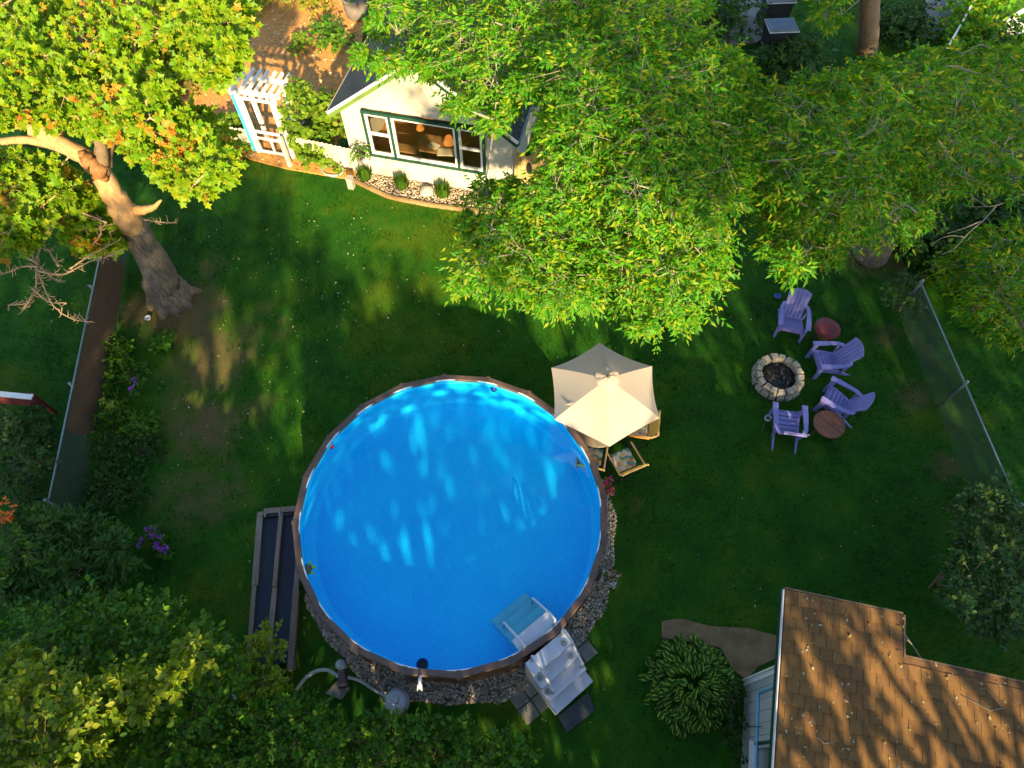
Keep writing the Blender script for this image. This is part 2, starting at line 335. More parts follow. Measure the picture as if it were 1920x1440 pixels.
def watermat():
    m, t, p = newmat('pool_water'); tr = nd(t, 'ShaderNodeBsdfTransparent'); tr.inputs[0].default_value = (.42, .91, .985, 1)
    gl = nd(t, 'ShaderNodeBsdfGlossy'); gl.inputs['Roughness'].default_value = .04
    ms = nd(t, 'ShaderNodeMixShader')
    n = noise(t, 3.5, 3); bp = nd(t, 'ShaderNodeBump'); bp.inputs['Strength'].default_value = .12; bp.inputs['Distance'].default_value = .05
    t.links.new(n.outputs[0], bp.inputs['Height']); t.links.new(bp.outputs[0], gl.inputs['Normal'])
    t.links.new(schlick(t, .022, bp.outputs[0]), ms.inputs[0]); t.links.new(tr.outputs[0], ms.inputs[1]); t.links.new(gl.outputs[0], ms.inputs[2])
    t.links.new(ms.outputs[0], t.nodes['Material Output'].inputs[0]); return m
m_water = watermat()
def linermat(name, tiles):
    m, t, p = newmat(name); p.inputs['Roughness'].default_value = .5; p.inputs['Specular IOR Level'].default_value = .1
    n = noise(t, 1.1, 3); r = ramp(t, n.outputs[0], [(.3, (.018, .53, .92)), (.7, (.028, .61, .95))])
    if tiles:
        tc = nd(t, 'ShaderNodeTexCoord'); mp = nd(t, 'ShaderNodeMapping'); mp.inputs['Rotation'].default_value = (0, 0, R(-17))
        b = nd(t, 'ShaderNodeTexBrick'); b.offset = 0; b.inputs['Scale'].default_value = 1; b.inputs['Brick Width'].default_value = .075; b.inputs['Row Height'].default_value = .075
        b.inputs['Mortar Size'].default_value = .012; b.inputs['Mortar Smooth'].default_value = .6; b.inputs['Color1'].default_value = (1, 1, 1, 1); b.inputs['Color2'].default_value = (.86, .9, .95, 1); b.inputs['Mortar'].default_value = (.62, .8, .92, 1)
        t.links.new(tc.outputs['Object'], mp.inputs[0]); t.links.new(mp.outputs[0], b.inputs['Vector'])
        mx = nd(t, 'ShaderNodeMix'); mx.data_type = 'RGBA'; mx.blend_type = 'MULTIPLY'; mx.inputs[0].default_value = 1
        t.links.new(r.outputs[0], mx.inputs[6]); t.links.new(b.outputs[0], mx.inputs[7]); t.links.new(mx.outputs[2], p.inputs['Base Color'])
    else: t.links.new(r.outputs[0], p.inputs['Base Color'])
    return m
m_linerfloor = linermat('liner_floor', True); m_linerwall = linermat('liner_wall', False)
def floralmat():
    m, t, p = newmat('floral_fabric'); tc = nd(t, 'ShaderNodeTexCoord'); v = nd(t, 'ShaderNodeTexVoronoi'); v.inputs['Scale'].default_value = 13
    t.links.new(tc.outputs['Object'], v.inputs['Vector']); s = nd(t, 'ShaderNodeSeparateColor'); t.links.new(v.outputs['Color'], s.inputs[0])
    r = ramp(t, s.outputs[0], [(0, (.42, .4, .34)), (.3, (.05, .18, .12)), (.5, (.5, .46, .38)), (.64, (.5, .12, .04)), (.76, (.08, .2, .2)), (.88, (.45, .36, .12))])
    r.color_ramp.interpolation = 'CONSTANT'; t.links.new(r.outputs[0], p.inputs['Base Color']); p.inputs['Roughness'].default_value = .85; return m
m_floral = floralmat()
def lampmat():
    m, t, p = newmat('lit_lamp_shade'); p.inputs['Base Color'].default_value = (.6, .25, .06, 1); p.inputs['Emission Color'].default_value = (1, .32, .05, 1); p.inputs['Emission Strength'].default_value = .22; return m
m_lamp = lampmat()

# ------------------------------------------------------------------ lawn: ground sheets, wear map, blades
def vnoise(x, y, s, seed):
    """smooth value noise on arrays"""
    g = np.random.default_rng(seed).random((64, 64)); X = x / s + 100; Y = y / s + 100
    i = np.floor(X).astype(int); j = np.floor(Y).astype(int); fx = X - i; fy = Y - j; fx = fx * fx * (3 - 2 * fx); fy = fy * fy * (3 - 2 * fy)
    q = lambda a, b: g[a % 64, b % 64]
    return (q(i, j) * (1 - fx) + q(i + 1, j) * fx) * (1 - fy) + (q(i, j + 1) * (1 - fx) + q(i + 1, j + 1) * fx) * fy
def fbm(x, y, s, seed): return (vnoise(x, y, s, seed) * .5 + vnoise(x, y, s / 2.1, seed + 1) * .3 + vnoise(x, y, s / 4.3, seed + 2) * .2)
WEAR = [(-8.6, 10.6, 1.4, .95), (-7.6, 9.2, 1.7, .85), (-7.4, 7.4, 1.5, .75), (-7.2, 5.6, 1.4, .66), (-6.6, 10.3, 1.4, .55), (-6.3, 7.6, 1.2, .5), (-9.9, 10.7, .8, .8), (-8.2, 12.2, .9, .6),
        (-8.6, 7.0, .8, .5), (9.9, 8.2, .7, .7), (10.1, 6.2, .6, .7), (9.9, 9.9, .8, .6), (2.75, 5.4, .45, .6), (2.7, 4.4, .5, .35), (10.0, 12.6, 1.6, .7), (3.9, 3.0, .8, .35),
        (-9.6, 8.7, .6, .5), (-6.2, 4.2, .8, .35), (-4.0, 11.6, 1.5, .25), (11.0, 4.6, .8, .5)]
def wear(x, y):
    wv = np.zeros_like(x)
    for cx, cy, r, k in WEAR: wv = np.maximum(wv, k * np.exp(-(((x - cx) ** 2 + (y - cy) ** 2) / r ** 2)))
    return np.clip((wv * 1.5 - .5 * fbm(x, y, .9, 5) - .9 * fbm(x, y, .30, 9) + .12) * 1.5, 0, 1)
def lawnshade(x, y): return .58 * fbm(x, y, 2.6, 21) + .42 * fbm(x, y, .42, 25)
def sheet(name, x0, x1, y0, y1, step, z, m, kind='structure'):
    nx = int((x1 - x0) / step) + 1; ny = int((y1 - y0) / step) + 1
    X, Y = np.meshgrid(np.linspace(x0, x1, nx), np.linspace(y0, y1, ny)); x = X.ravel(); y = Y.ravel()
    zz = z + .03 * (fbm(x, y, 1.7, 3) - .5)
    V = np.stack([x, y, zz], 1); i = np.arange(nx * ny).reshape(ny, nx)
    F = np.stack([i[:-1, :-1], i[:-1, 1:], i[1:, 1:], i[1:, :-1]], -1).reshape(-1, 4)
    o = npmesh(name, V, F, m, smooth=True); tag(o, kind=kind)
    a = o.data.color_attributes.new('wear', 'FLOAT_COLOR', 'POINT'); col = np.ones((len(x), 4), np.float32); col[:, 0] = wear(x, y); col[:, 1] = lawnshade(x, y)
    a.data.foreach_set('color', col.ravel()); return o
def lawnmat(name, blades):
    m, t, p = newmat(name); at_ = nd(t, 'ShaderNodeAttribute'); at_.attribute_name = 'wear'; s = nd(t, 'ShaderNodeSeparateColor'); t.links.new(at_.outputs['Color'], s.inputs[0])
    g = ramp(t, s.outputs[1], [(.28, (.009, .056, .002)), (.5, (.018, .086, .002)), (.70, (.050, .102, .003))])
    n = noise(t, 40, 4); d = ramp(t, n.outputs[0], [(.3, (.06, .05, .013)), (.7, (.13, .098, .04))])
    mx = nd(t, 'ShaderNodeMix'); mx.data_type = 'RGBA'
    if blades:
        gm = nd(t, 'ShaderNodeNewGeometry'); h = nd(t, 'ShaderNodeHueSaturation'); mr = nd(t, 'ShaderNodeMapRange'); mr.inputs[3].default_value = .55; mr.inputs[4].default_value = 1.5
        t.links.new(gm.outputs['Random Per Island'], mr.inputs[0]); t.links.new(mr.outputs[0], h.inputs['Value']); t.links.new(g.outputs[0], h.inputs['Color'])
        mp = nd(t, 'ShaderNodeMath'); mp.operation = 'MULTIPLY'; mp.inputs[1].default_value = .55
        t.links.new(s.outputs[0], mp.inputs[0]); t.links.new(mp.outputs[0], mx.inputs[0]); t.links.new(h.outputs[0], mx.inputs[6])
        mx.inputs[7].default_value = (.095, .088, .010, 1)
    else:
        t.links.new(s.outputs[0], mx.inputs[0]); t.links.new(g.outputs[0], mx.inputs[6]); t.links.new(d.outputs[0], mx.inputs[7])
    t.links.new(mx.outputs[2], p.inputs['Base Color']); p.inputs['Roughness'].default_value = .8; p.inputs['Specular IOR Level'].default_value = .15
    if blades:
        tr = nd(t, 'ShaderNodeBsdfTranslucent'); t.links.new(mx.outputs[2], tr.inputs[0]); ms = nd(t, 'ShaderNodeMixShader'); ms.inputs[0].default_value = .35
        t.links.new(p.outputs[0], ms.inputs[1]); t.links.new(tr.outputs[0], ms.inputs[2]); t.links.new(ms.outputs[0], t.nodes['Material Output'].inputs[0])
    return m
m_ground = mat('rough_grass', (.016, .05, .005), (.035, .06, .007), .8, .9, bump=.5, bscale=30)
m_lawn = lawnmat('lawn_soil', False); m_blade = lawnmat('lawn_blade', True)
g = MB(); g.add([(-400, -400, -.06), (400, -400, -.06), (400, 400, -.06), (-400, 400, -.06)], [(0, 1, 2, 3)]); tag(g.build('ground', m_ground), kind='structure')
sheet('lawn', -21, 21, -2, 29, .10, 0, m_lawn)
PC = Vector((-1.25, 4.77, 0)); PR = 3.235
GRX = at(1474, 1105, 3.0); GRZ = R(-12.43)
e1 = Vector((math.cos(GRZ), math.sin(GRZ), 0)); e2 = Vector((-math.sin(GRZ), math.cos(GRZ), 0))
HL = Vector((-4.636, 15.892, 0)); HRZ = R(-13.1); h1 = Vector((math.cos(HRZ), math.sin(HRZ), 0)); h2 = Vector((-math.sin(HRZ), math.cos(HRZ), 0))
MULCH = [at(*p) for p in ((150, -60), (700, -60), (660, 200), (668, 335), (640, 335), (540, 318), (470, 300), (420, 270), (360, 210), (300, 160))]
mulxy = [(p.x, p.y) for p in MULCH]
def blades():
    n = 430000; x = RNG.uniform(-15.5, 15.5, n); y = RNG.uniform(-.3, 25, n)
    keep = np.abs(x) < 9.9 + y * .38
    keep &= (x - PC.x) ** 2 + (y - PC.y) ** 2 > 3.75 ** 2
    hx = (x - HL.x) * h1.x + (y - HL.y) * h1.y; hy = (x - HL.x) * h2.x + (y - HL.y) * h2.y
    keep &= ~((hx > 0) & (hx < 4.7) & (hy > -.75) & (hy < 6))
    keep &= ~((x > -14) & (x < -4.7) & (y > 16.2 - (x + 4.7) * .24))
    gx = (x - GRX.x) * e1.x + (y - GRX.y) * e1.y; gy = (x - GRX.x) * e2.x + (y - GRX.y) * e2.y
    keep &= ~((gx > .3) & (gy < -1.1)); keep &= (x - 6.6) ** 2 + (y - 8.62) ** 2 > .62 ** 2
    keep &= ~((x > 3.0) & (x < 5.4) & (y < 2.35) & (y > 1.5) & (x + y > 5.2))
    keep &= RNG.random(n) > wear(x, y) * .93
    x, y = x[keep], y[keep]; n = len(x)
    P = np.stack([x, y, np.full(n, -.015)], 1); T = np.stack([RNG.normal(0, .45, n), RNG.normal(0, .45, n), np.ones(n)], 1)
    N = np.stack([RNG.normal(size=n), RNG.normal(size=n), np.full(n, .2)], 1)
    V, F = stamp(P, T, N, (.045 + .05 * RNG.random(n)) * (.5 + 1.1 * fbm(x, y, .38, 41)), *BLADE); o = npmesh('lawn_grass', V, F, m_blade); tag(o, kind='stuff', label='short green lawn grass around the pool', cat='grass')
    a = o.data.color_attributes.new('wear', 'FLOAT_COLOR', 'POINT'); col = np.ones((len(V), 4), np.float32); col[:, 0] = np.repeat(wear(x, y), 3); col[:, 1] = np.repeat(lawnshade(x, y), 3)
    a.data.foreach_set('color', col.ravel())
blades()
def fallen():
    n = 1100; x = np.concatenate([RNG.uniform(-13, 12, 650), RNG.normal(-5, 2.8, 450)]); y = np.concatenate([RNG.uniform(.3, 16, 650), RNG.normal(10, 2.6, 450)])
    k = ((x - PC.x) ** 2 + (y - PC.y) ** 2 > 3.5 ** 2) & (y < 15); x, y = x[k], y[k]; n = len(x)
    P = np.stack([x, y, np.full(n, .075)], 1); T = np.stack([RNG.normal(size=n), RNG.normal(size=n), RNG.normal(0, .25, n)], 1); N = np.stack([RNG.normal(0, .3, n), RNG.normal(0, .3, n), np.ones(n)], 1)
    V, F = stamp(P, T, N, .022 + .042 * RNG.random(n) ** 2, *OVAL); tag(npmesh('fallen_leaves', V, F, m_fallen), 'dry pale leaves scattered over the lawn', 'leaves', kind='stuff')
fallen()
def flat(name, pts, z, m, thick=.06, kind='structure'):
    b = MB(); pts = [tuple(p)[:2] for p in pts]
    a = sum(pts[i - 1][0] * pts[i][1] - pts[i][0] * pts[i - 1][1] for i in range(len(pts)))
    if a < 0: pts = pts[::-1]
    b.prism(pts, z - thick, z); return tag(b.build(name, m), kind=kind)
m_mulch = mat('bark_mulch', (.62, .30, .07), (.42, .2, .06), 9, .95, bump=1, bscale=45)
flat('mulch_bed', MULCH, .045, m_mulch)
def chips():
    n = 5000; b = np.array([(p.x, p.y) for p in MULCH]); x = RNG.uniform(b[:, 0].min(), b[:, 0].max(), n); y = RNG.uniform(b[:, 1].min(), b[:, 1].max(), n)
    k = np.array([inpoly(a, c, mulxy) for a, c in zip(x, y)]); x, y = x[k], y[k]; n = len(x)
    P = np.stack([x, y, np.full(n, .055)], 1); T = np.stack([RNG.normal(size=n), RNG.normal(size=n), RNG.normal(0, .2, n)], 1); N = np.stack([RNG.normal(0, .35, n), RNG.normal(0, .35, n), np.ones(n)], 1)
    V, F = stamp(P, T, N, .06 + .08 * RNG.random(n), [(-.2, 0, 0), (.2, 0, 0), (.16, 1, .1), (-.16, 1, .1)], [(0, 1, 2), (0, 2, 3)])
    m = leafmat('mulch_chip', [(.55, .26, .06), (.6, .38, .17), (.42, .17, .05), (.3, .15, .07), (.62, .48, .28)], 0)
    tag(npmesh('mulch_chips', V, F, m), 'orange bark chips covering the garden bed behind the arbor', 'mulch', kind='stuff')
chips()
flat('concrete_path', [at(*p) for p in ((112, -60), (152, -60), (205, 130), (160, 140))], .05, m_concrete)
flat('concrete_pad', [at(*p) for p in ((1352, -50), (1450, -50), (1440, 78), (1380, 85), (1352, 90))], .05, m_concrete)
flat('walkway', [at(*p) for p in ((1738, -60), (1762, -60), (1758, 75), (1732, 75))], .06, m_concrete)
flat('driveway', [at(*p) for p in ((1762, -60), (1820, -60), (1812, 60), (1759, 66))], .03, m_bluegrey)
m_dirt = mat('packed_dirt', (.25, .17, .08), (.15, .10, .045), 3, .95, bump=.5, bscale=40)
flat('dirt_path', [at(*p) for p in ((1240, 1165), (1275, 1160), (1335, 1175), (1400, 1178), (1455, 1192), (1455, 1235), (1420, 1250), (1400, 1275), (1372, 1255), (1350, 1215), (1300, 1205), (1240, 1196))], .035, m_dirt)

# ------------------------------------------------------------------ pool
pool = thing('swimming_pool', 'large round above ground pool with brown rim and blue liner', 'pool', PC)
NS = 20; RIMZ = 1.30; WZ = 1.14
def ringpt(r, k, z, off=0.0): a = 2 * math.pi * (k + off) / NS + .09; return Vector((r * math.cos(a), r * math.sin(a), z))
b = MB(); b.lathe([(PR - .10, .0), (PR - .10, RIMZ - .02)], 72, cap=False); b.build('pool_wall', m_poolwall, pool, True)
for k in range(NS):
    u_ = MB(); p0 = ringpt(PR - .06, k, 0); p1 = ringpt(PR - .06, k, RIMZ - .02); u_.beam(p0, p1, .14, .07, up=ringpt(1, k, 0)); u_.build('upright', m_rail, pool)
    t_ = MB(); a, b2 = .02, .98
    q = [ringpt(PR - .145, k, RIMZ, a), ringpt(PR - .01, k, RIMZ, a), ringpt(PR - .01, k, RIMZ, b2), ringpt(PR - .145, k, RIMZ, b2)]
    q2 = [ringpt(PR - .13, k, RIMZ + .025, a), ringpt(PR - .03, k, RIMZ + .025, a), ringpt(PR - .03, k, RIMZ + .025, b2), ringpt(PR - .13, k, RIMZ + .025, b2)]
    low = [v - Vector((0, 0, .05)) for v in q]
    t_.add(low + q + q2, [(0, 1, 2, 3)[::-1]] + [(i, (i + 1) % 4, 4 + (i + 1) % 4, 4 + i) for i in range(4)] + [(4 + i, 4 + (i + 1) % 4, 8 + (i + 1) % 4, 8 + i) for i in range(4)] + [(8, 9, 10, 11)])
    t_.build('top_rail', m_rail, pool)
    c_ = MB(); cp = ringpt(PR - .08, k, RIMZ + .015); c_.box(cp, (.142, .075, .044), rz=2 * math.pi * k / NS + .09); c_.build('rail_cap', m_railcap, pool)
b = MB(); b.lathe([(PR - .165, RIMZ + .005), (PR - .17, .46), (PR - .22, .40), (PR - .27, .38)], 96, cap=False); b.build('liner_wall', m_linerwall, pool, True)
b = MB(); b.lathe([(PR - .27, .38), (.01, .38)], 96, cap=False); b.build('liner_floor', m_linerfloor, pool, True)
b = MB(); b.lathe([(PR - .168, RIMZ + .004), (PR - .150, RIMZ + .022), (PR - .142, RIMZ + .004)], 96, cap=False); b.build('liner_bead', m_whitepaint, pool, True)
b = MB(); b.lathe([(PR - .17, WZ), (.01, WZ)], 96, cap=False); b.build('water', m_water, pool, True)
# gravel round the pool
def gravel(name, label, n, gen, m, s=(.025, .05), z=.03):
    xy = gen(n); n = len(xy); P = np.concatenate([xy, z + .03 * RNG.random((n, 1))], 1)
    T = RNG.normal(size=(n, 3)); N = RNG.normal(size=(n, 3))
    tv = [(1, 0, 0), (-1, 0, 0), (0, .8, 0), (0, -.8, 0), (0, 0, .6), (0, 0, -.6)]; tf = [(0, 2, 4), (2, 1, 4), (1, 3, 4), (3, 0, 4), (2, 0, 5), (1, 2, 5), (3, 1, 5), (0, 3, 5)]
    V, F = stamp(P, T, N, s[0] + (s[1] - s[0]) * RNG.random(n), tv, tf); return tag(npmesh(name, V, F, m), label, 'gravel', kind='stuff')
def ringgen(n):
    a = RNG.uniform(R(-155), R(25), n); ro = np.interp(np.degrees(a), [-155, -130, -90, -60, 0, 15, 25], [3.36, 3.48, 3.56, 3.58, 3.53, 3.5, 3.38]) + .05 * np.sin(a * 9) + .03 * np.sin(a * 23)
    r = RNG.uniform(3.12, ro); return np.stack([PC.x + r * np.cos(a), PC.y + r * np.sin(a)], 1)
poly = []
for dg in range(-155, 26, 5): a = R(dg); ro = float(np.interp(dg, [-155, -130, -90, -60, 0, 15, 25], [3.34, 3.45, 3.53, 3.55, 3.50, 3.46, 3.36])); poly.append((PC.x + ro * math.cos(a), PC.y + ro * math.sin(a)))
for dg in range(25, -156, -5): a = R(dg); poly.append((PC.x + 3.1 * math.cos(a), PC.y + 3.1 * math.sin(a)))
flat('gravel_strip', poly, .03, m_bed, .05)
gravel('pool_gravel', 'grey gravel stones along the foot of the pool', 6500, ringgen, m_gravel)

# ------------------------------------------------------------------ pool steps
SA = R(-51.5)
st = thing('pool_steps', 'white plastic stair unit climbing over the pool rim with handrails', 'steps', (-1.24, 4.42, 0), SA)
HW = .45
outer = [(2.95, 3.22, 1.27), (3.20, 3.46, .98), (3.44, 3.71, .69), (3.69, 3.94, .36)]
for (r0, r1, z) in outer:
    b = MB(); rr = (r0 + r1) / 2; b.box((rr, 0, z - .025), (r1 - r0 - .004, 2 * HW, .05)); b.box((r1 - .012, 0, z - .17), (.02, 2 * HW - .02, .24))
    t_ = b.build('tread', m_white, st)
    if z < 1.2:
        s_ = MB()
        for j in range(5): s_.box((r0 + .05 + j * .035, 0, z + .003), (.012, 2 * HW * .72, .006))
        s_.build('grip_ribs', m_white, t_)
for sgn in (-1, 1):
    b = MB(); pr = [(2.97, 1.23), (3.20, 1.23), (3.22, .94), (3.44, .94), (3.46, .65), (3.69, .65), (3.71, .32), (3.93, .32), (3.93, .05), (3.02, .05)]
    M = Matrix(((1, 0, 0, 0), (0, 0, 1, sgn * HW - .02), (0, 1, 0, 0), (0, 0, 0, 1))); b.prism(pr, 0, .04, M); b.build('side_panel', m_white, st)
for (r, y, z) in ((3.13, .34, 1.27), (3.36, .33, .98), (3.30, -.37, .98), (3.55, -.38, .69)):
    b = MB(); b.lathe([(.062, 0), (.068, .012), (.05, .016), (.046, .004)], 20, (r, y, z)); c_ = b.build('weight_port', m_hose, st, True)
    b = MB(); b.lathe([(.034, .016), (.03, .022), (.001, .022)], 14, (r, y, z), cap=False); b.build('port_plug', m_metal, c_, True)
inner = [(2.48, 2.78, 1.22, m_white), (2.28, 2.52, .98, m_white), (2.05, 2.30, .72, m_white), (1.82, 2.07, .46, m_white)]
for (r0, r1, z, m) in inner:
    b = MB(); b.box(((r0 + r1) / 2, .04, z - .02), (r1 - r0 - .004, .88, .04)); b.box((r0 + .012, .04, z - .15), (.02, .86, .22)); b.build('tread', m, st)
b = MB(); b.box((2.77, .04, .9), (.02, .86, .6)); b.build('back_panel', m_white, st)
for y in (-.38, .46):
    b = MB(); b.prism([(1.84, .05), (2.77, .05), (2.77, 1.18), (2.52, 1.18), (2.5, .94), (2.3, .92), (2.28, .68), (2.07, .66), (2.05, .42), (1.84, .4)], 0, .03, Matrix(((1, 0, 0, 0), (0, 0, 1, y), (0, 1, 0, 0), (0, 0, 0, 1)))); b.build('side_panel', m_white, st)
for y in (-.33, .39):
    b = MB(); b.tube([(3.0, y, 1.25), (2.98, y, 1.72), (3.02, y, 1.86), (3.09, y, 1.87), (3.18, y, 1.80), (3.60, y, 1.14), (3.64, y, 1.0), (3.62, y, .68)], .026, 8); b.build('handrail', m_white, st, True)
    b = MB(); b.tube([(2.74, y, 1.2), (2.77, y, 1.70), (2.76, y, 1.82), (2.66, y, 1.80), (2.14, y + .02, 1.22), (2.10, y + .02, 1.05), (2.12, y + .02, .7)], .024, 8); b.build('handrail', m_white, st, True)
def slab(name, label, cat, px, z, m, z0=0.0, group=None, thick=.05):
    pts = [at(u, v, z) for u, v in px]; c = sum(pts, Vector()) / len(pts); c.z = z0
    a = sum(pts[i - 1].x * pts[i].y - pts[i].x * pts[i - 1].y for i in range(len(pts)))
    if a < 0: pts = pts[::-1]
    b = MB(); b.prism([(p.x - c.x, p.y - c.y) for p in pts], z - thick - z0, z - z0); o = b.build(name, m); o.location = c; return tag(o, label, cat, group)
def paverset(cx, cy, ang, cells, labels):
    for (i, j), lab in zip(cells, labels):
        b = MB(); s = .152
        b.add([(-s, -s, -.03), (s, -s, -.03), (s, s, -.03), (-s, s, -.03), (-s, -s, .035), (s, -s, .035), (s, s, .035), (-s, s, .035), (-s + .01, -s + .01, .043), (s - .01, -s + .01, .043), (s - .01, s - .01, .043), (-s + .01, s - .01, .043)],
              [(0, 1, 5, 4), (1, 2, 6, 5), (2, 3, 7, 6), (3, 0, 4, 7), (4, 5, 9, 8), (5, 6, 10, 9), (6, 7, 11, 10), (7, 4, 8, 11), (8, 9, 10, 11)])
        o = b.build('paver', m_paver); q = Matrix.Rotation(ang, 3, 'Z') @ Vector((i * .325, j * .325, 0)); o.location = (cx + q.x, cy + q.y, .02 + random.uniform(-.005, .005)); o.rotation_euler = (random.uniform(-.02, .02), random.uniform(-.02, .02), ang + random.uniform(-.03, .03)); tag(o, lab, 'paver', 'square pavers beside the pool steps')
LP = 'square grey paver left of the pool steps, '
paverset(.13, 1.36, R(38), [(0, 0), (1, 0), (0, -1), (1, -1)], [LP + 'nearest the gravel on the outside', LP + 'touching both gravel and stair side', LP + 'farthest from the stairs and the pool', LP + 'touching the stair foot and the grass'])
RP = 'square grey paver right of the pool steps, '
paverset(1.26, 2.02, R(38), [(0, 0), (1, 0), (0, 1), (1, 1)], [RP + 'under the stair edge on the lawn side', RP + 'at the outer lawn corner', RP + 'under the stair edge beside the gravel', RP + 'at the outer corner beside the gravel'])
slab('rubber_mat', 'dark rubber mat on the grass below the lowest pool step', 'mat', ((1046, 1343), (1103, 1298), (1116, 1332), (1062, 1375)), .07, m_mat, thick=.025)

# ------------------------------------------------------------------ things in and around the water
def floaty(name, label, cat, px, m, prof, m2=None, part=None, prof2=None):
    p = at(*px, WZ); t = thing(name, label, cat, (p.x, p.y, WZ))
    b = MB(); b.lathe(prof, 20, cap=False); b.build('body', m, t, True)
    if part: b = MB(); b.lathe(prof2, 16, cap=False); b.build(part, m2, t, True)
    return t
floaty('chlorine_floater', 'dark blue round chlorine floater in the pool near the umbrella', 'floater', (926, 727), m_navy, [(.001, -.08), (.07, -.08), (.085, 0), (.07, .03), (.045, .035)], m_cyanpl, 'cap', [(.045, .035), (.04, .07), (.001, .075)])
floaty('pool_thermometer', 'small red floating thermometer at the left edge of the pool', 'thermometer', (621, 837), m_redpl, [(.001, -.05), (.05, -.04), (.06, 0), (.045, .04), (.02, .05)], m_white, 'cap', [(.02, .05), (.018, .08), (.001, .085)])
p = at(575, 1068, WZ); tu = thing('turtle_toy', 'green turtle float with dark shell at the left side of the water', 'pool toy', (p.x, p.y, WZ), R(20))
b = MB(); b.lathe([(.001, -.04), (.09, -.03), (.105, .005), (.085, .05), (.045, .08), (.001, .09)], 18, cap=False); b.build('shell', m_turtle, tu, True)
b = MB(); b.lathe([(.001, .06), (.035, .045), (.045, .015), (.03, -.02), (.001, -.025)][::-1], 12, (.14, 0, 0), cap=False); b.build('head', m_lime, tu, True)
for sx, sy in ((.08, .1), (.08, -.1), (-.08, .1), (-.08, -.1)):
    b = MB(); b.tube([(sx * .7, sy * .7, 0), (sx * 1.05, sy * 1.05, .005), (sx * 1.35, sy * 1.4, 0)], [.025, .035, .012], 6); b.build('flipper', m_lime, tu, True)
p = at(792, 1246, WZ); sk = thing('skimmer', 'blue round surface skimmer hooked to the bottom edge of the pool', 'skimmer', (p.x, p.y, WZ))
b = MB(); b.lathe([(.10, .045), (.115, .02), (.11, -.03), (.085, -.22), (.075, -.22), (.082, -.02), (.09, .03), (.10, .045)], 24, cap=False); b.build('basket', m_navy, sk, True)
b = MB(); b.lathe([(.085, -.12), (.001, -.12)], 20, cap=False); b.build('filter_pad', m_black, sk)
b = MB(); b.tube([(0, -.10, .02), (0, -.18, .10), (0, -.28, .24), (0, -.40, .22), (0, -.42, .0)], .03, 8); b.build('hook_arm', m_white, sk, True)
for s in (-1, 1): b = MB(); b.beam((s * .03, -.36, .20), (s * .04, -.46, .16), .02, .03); b.build('clamp', m_white, sk)
pu = thing('pool_pump', 'grey pool pump on a small slab below the pool', 'pump', (-3.34, 1.72, .05), R(10))
b = MB(); b.tube([(0, .12, .14), (0, -.16, .14)], .085, 14); b.build('motor', m_terr, pu, True)
b = MB()
for j in range(5): b.tube([(0, -.12 + j * .045, .14), (0, -.11 + j * .045, .14)], .093, 14)
b.build('cooling_fins', m_darkmetal, pu)
b = MB(); b.lathe([(.09, 0), (.10, .02), (.10, .26), (.085, .30), (.001, .31)], 18, (0, .22, 0), cap=False); b.build('strainer_pot', m_hose, pu, True)
b = MB(); b.box((0, -.02, .03), (.2, .34, .06)); b.build('foot', m_black, pu)
slab('pump_slab', 'small flat concrete slab under the pool pump', 'slab', ((610, 1300), (640, 1268), (655, 1290), (640, 1312)), .05, m_paver)
tk = thing('filter_tank', 'round white filter tank with grey hoses in front of the gravel', 'filter', (-2.2, 1.28, 0))
b = MB(); b.lathe([(.001, 0), (.19, .02), (.22, .12), (.22, .38), (.17, .5), (.07, .56), (.001, .56)], 24, cap=False); b.build('tank', m_white, tk, True)
b = MB(); b.lathe([(.232, .33), (.24, .35), (.232, .37), (.222, .37), (.222, .33)], 24, cap=False); b.build('clamp_ring', m_hose, tk, True)
b = MB(); b.lathe([(.06, .55), (.075, .57), (.07, .66), (.001, .67)], 16, cap=False); b.beam((0, 0, .62), (-.16, .06, .62), .05, .05); b.build('valve', m_hose, tk)
def hose(name, label, pts, r, m, cat='hose'):
    P = [Vector(p) for p in pts]; q = []
    for i in range(len(P) - 1):                         # catmull-rom
        a, b_, c, d = P[max(i - 1, 0)], P[i], P[i + 1], P[min(i + 2, len(P) - 1)]
        for s in range(6):
            t = s / 6; q.append(.5 * ((2 * b_) + (c - a) * t + (2 * a - 5 * b_ + 4 * c - d) * t * t + (3 * b_ - a - 3 * c + d) * t ** 3))
    q.append(P[-1]); o0 = q[0].copy(); b = MB(); b.tube([v - o0 for v in q], r, 8); o = b.build(name, m, None, True); o.location = o0; return tag(o, label, cat)
hose('pump_hose', 'pale curved hose arching from the bushes to the pump', [at(548, 1318, .06), at(562, 1285, .12), at(585, 1262, .2), at(612, 1256, .28), at(634, 1268, .3)], .035, m_hose)
hose('filter_hose', 'pale hose running from the pump to the white filter tank', [at(652, 1270, .25), at(675, 1276, .15), at(700, 1292, .1), at(722, 1304, .25), at(735, 1306, .5)], .032, m_hose)
hose('drain_hose', 'thin tan hose looping across the gravel left of the filter', [at(712, 1262, .5), at(706, 1280, .12), at(712, 1300, .05), at(722, 1318, .08)], .026, m_hosetan)
hose('return_hose', 'thin tan hose from the pool wall back to the filter tank', [at(828, 1278, .65), at(822, 1290, .2), at(800, 1292, .06), at(765, 1296, .06), at(748, 1306, .4)], .024, m_hosetan)
hose('blue_hose', 'short pale hose piece lying in the bottom left bushes', [at(436, 1295, .3), at(442, 1320, .3), at(438, 1345, .3)], .03, m_hose)

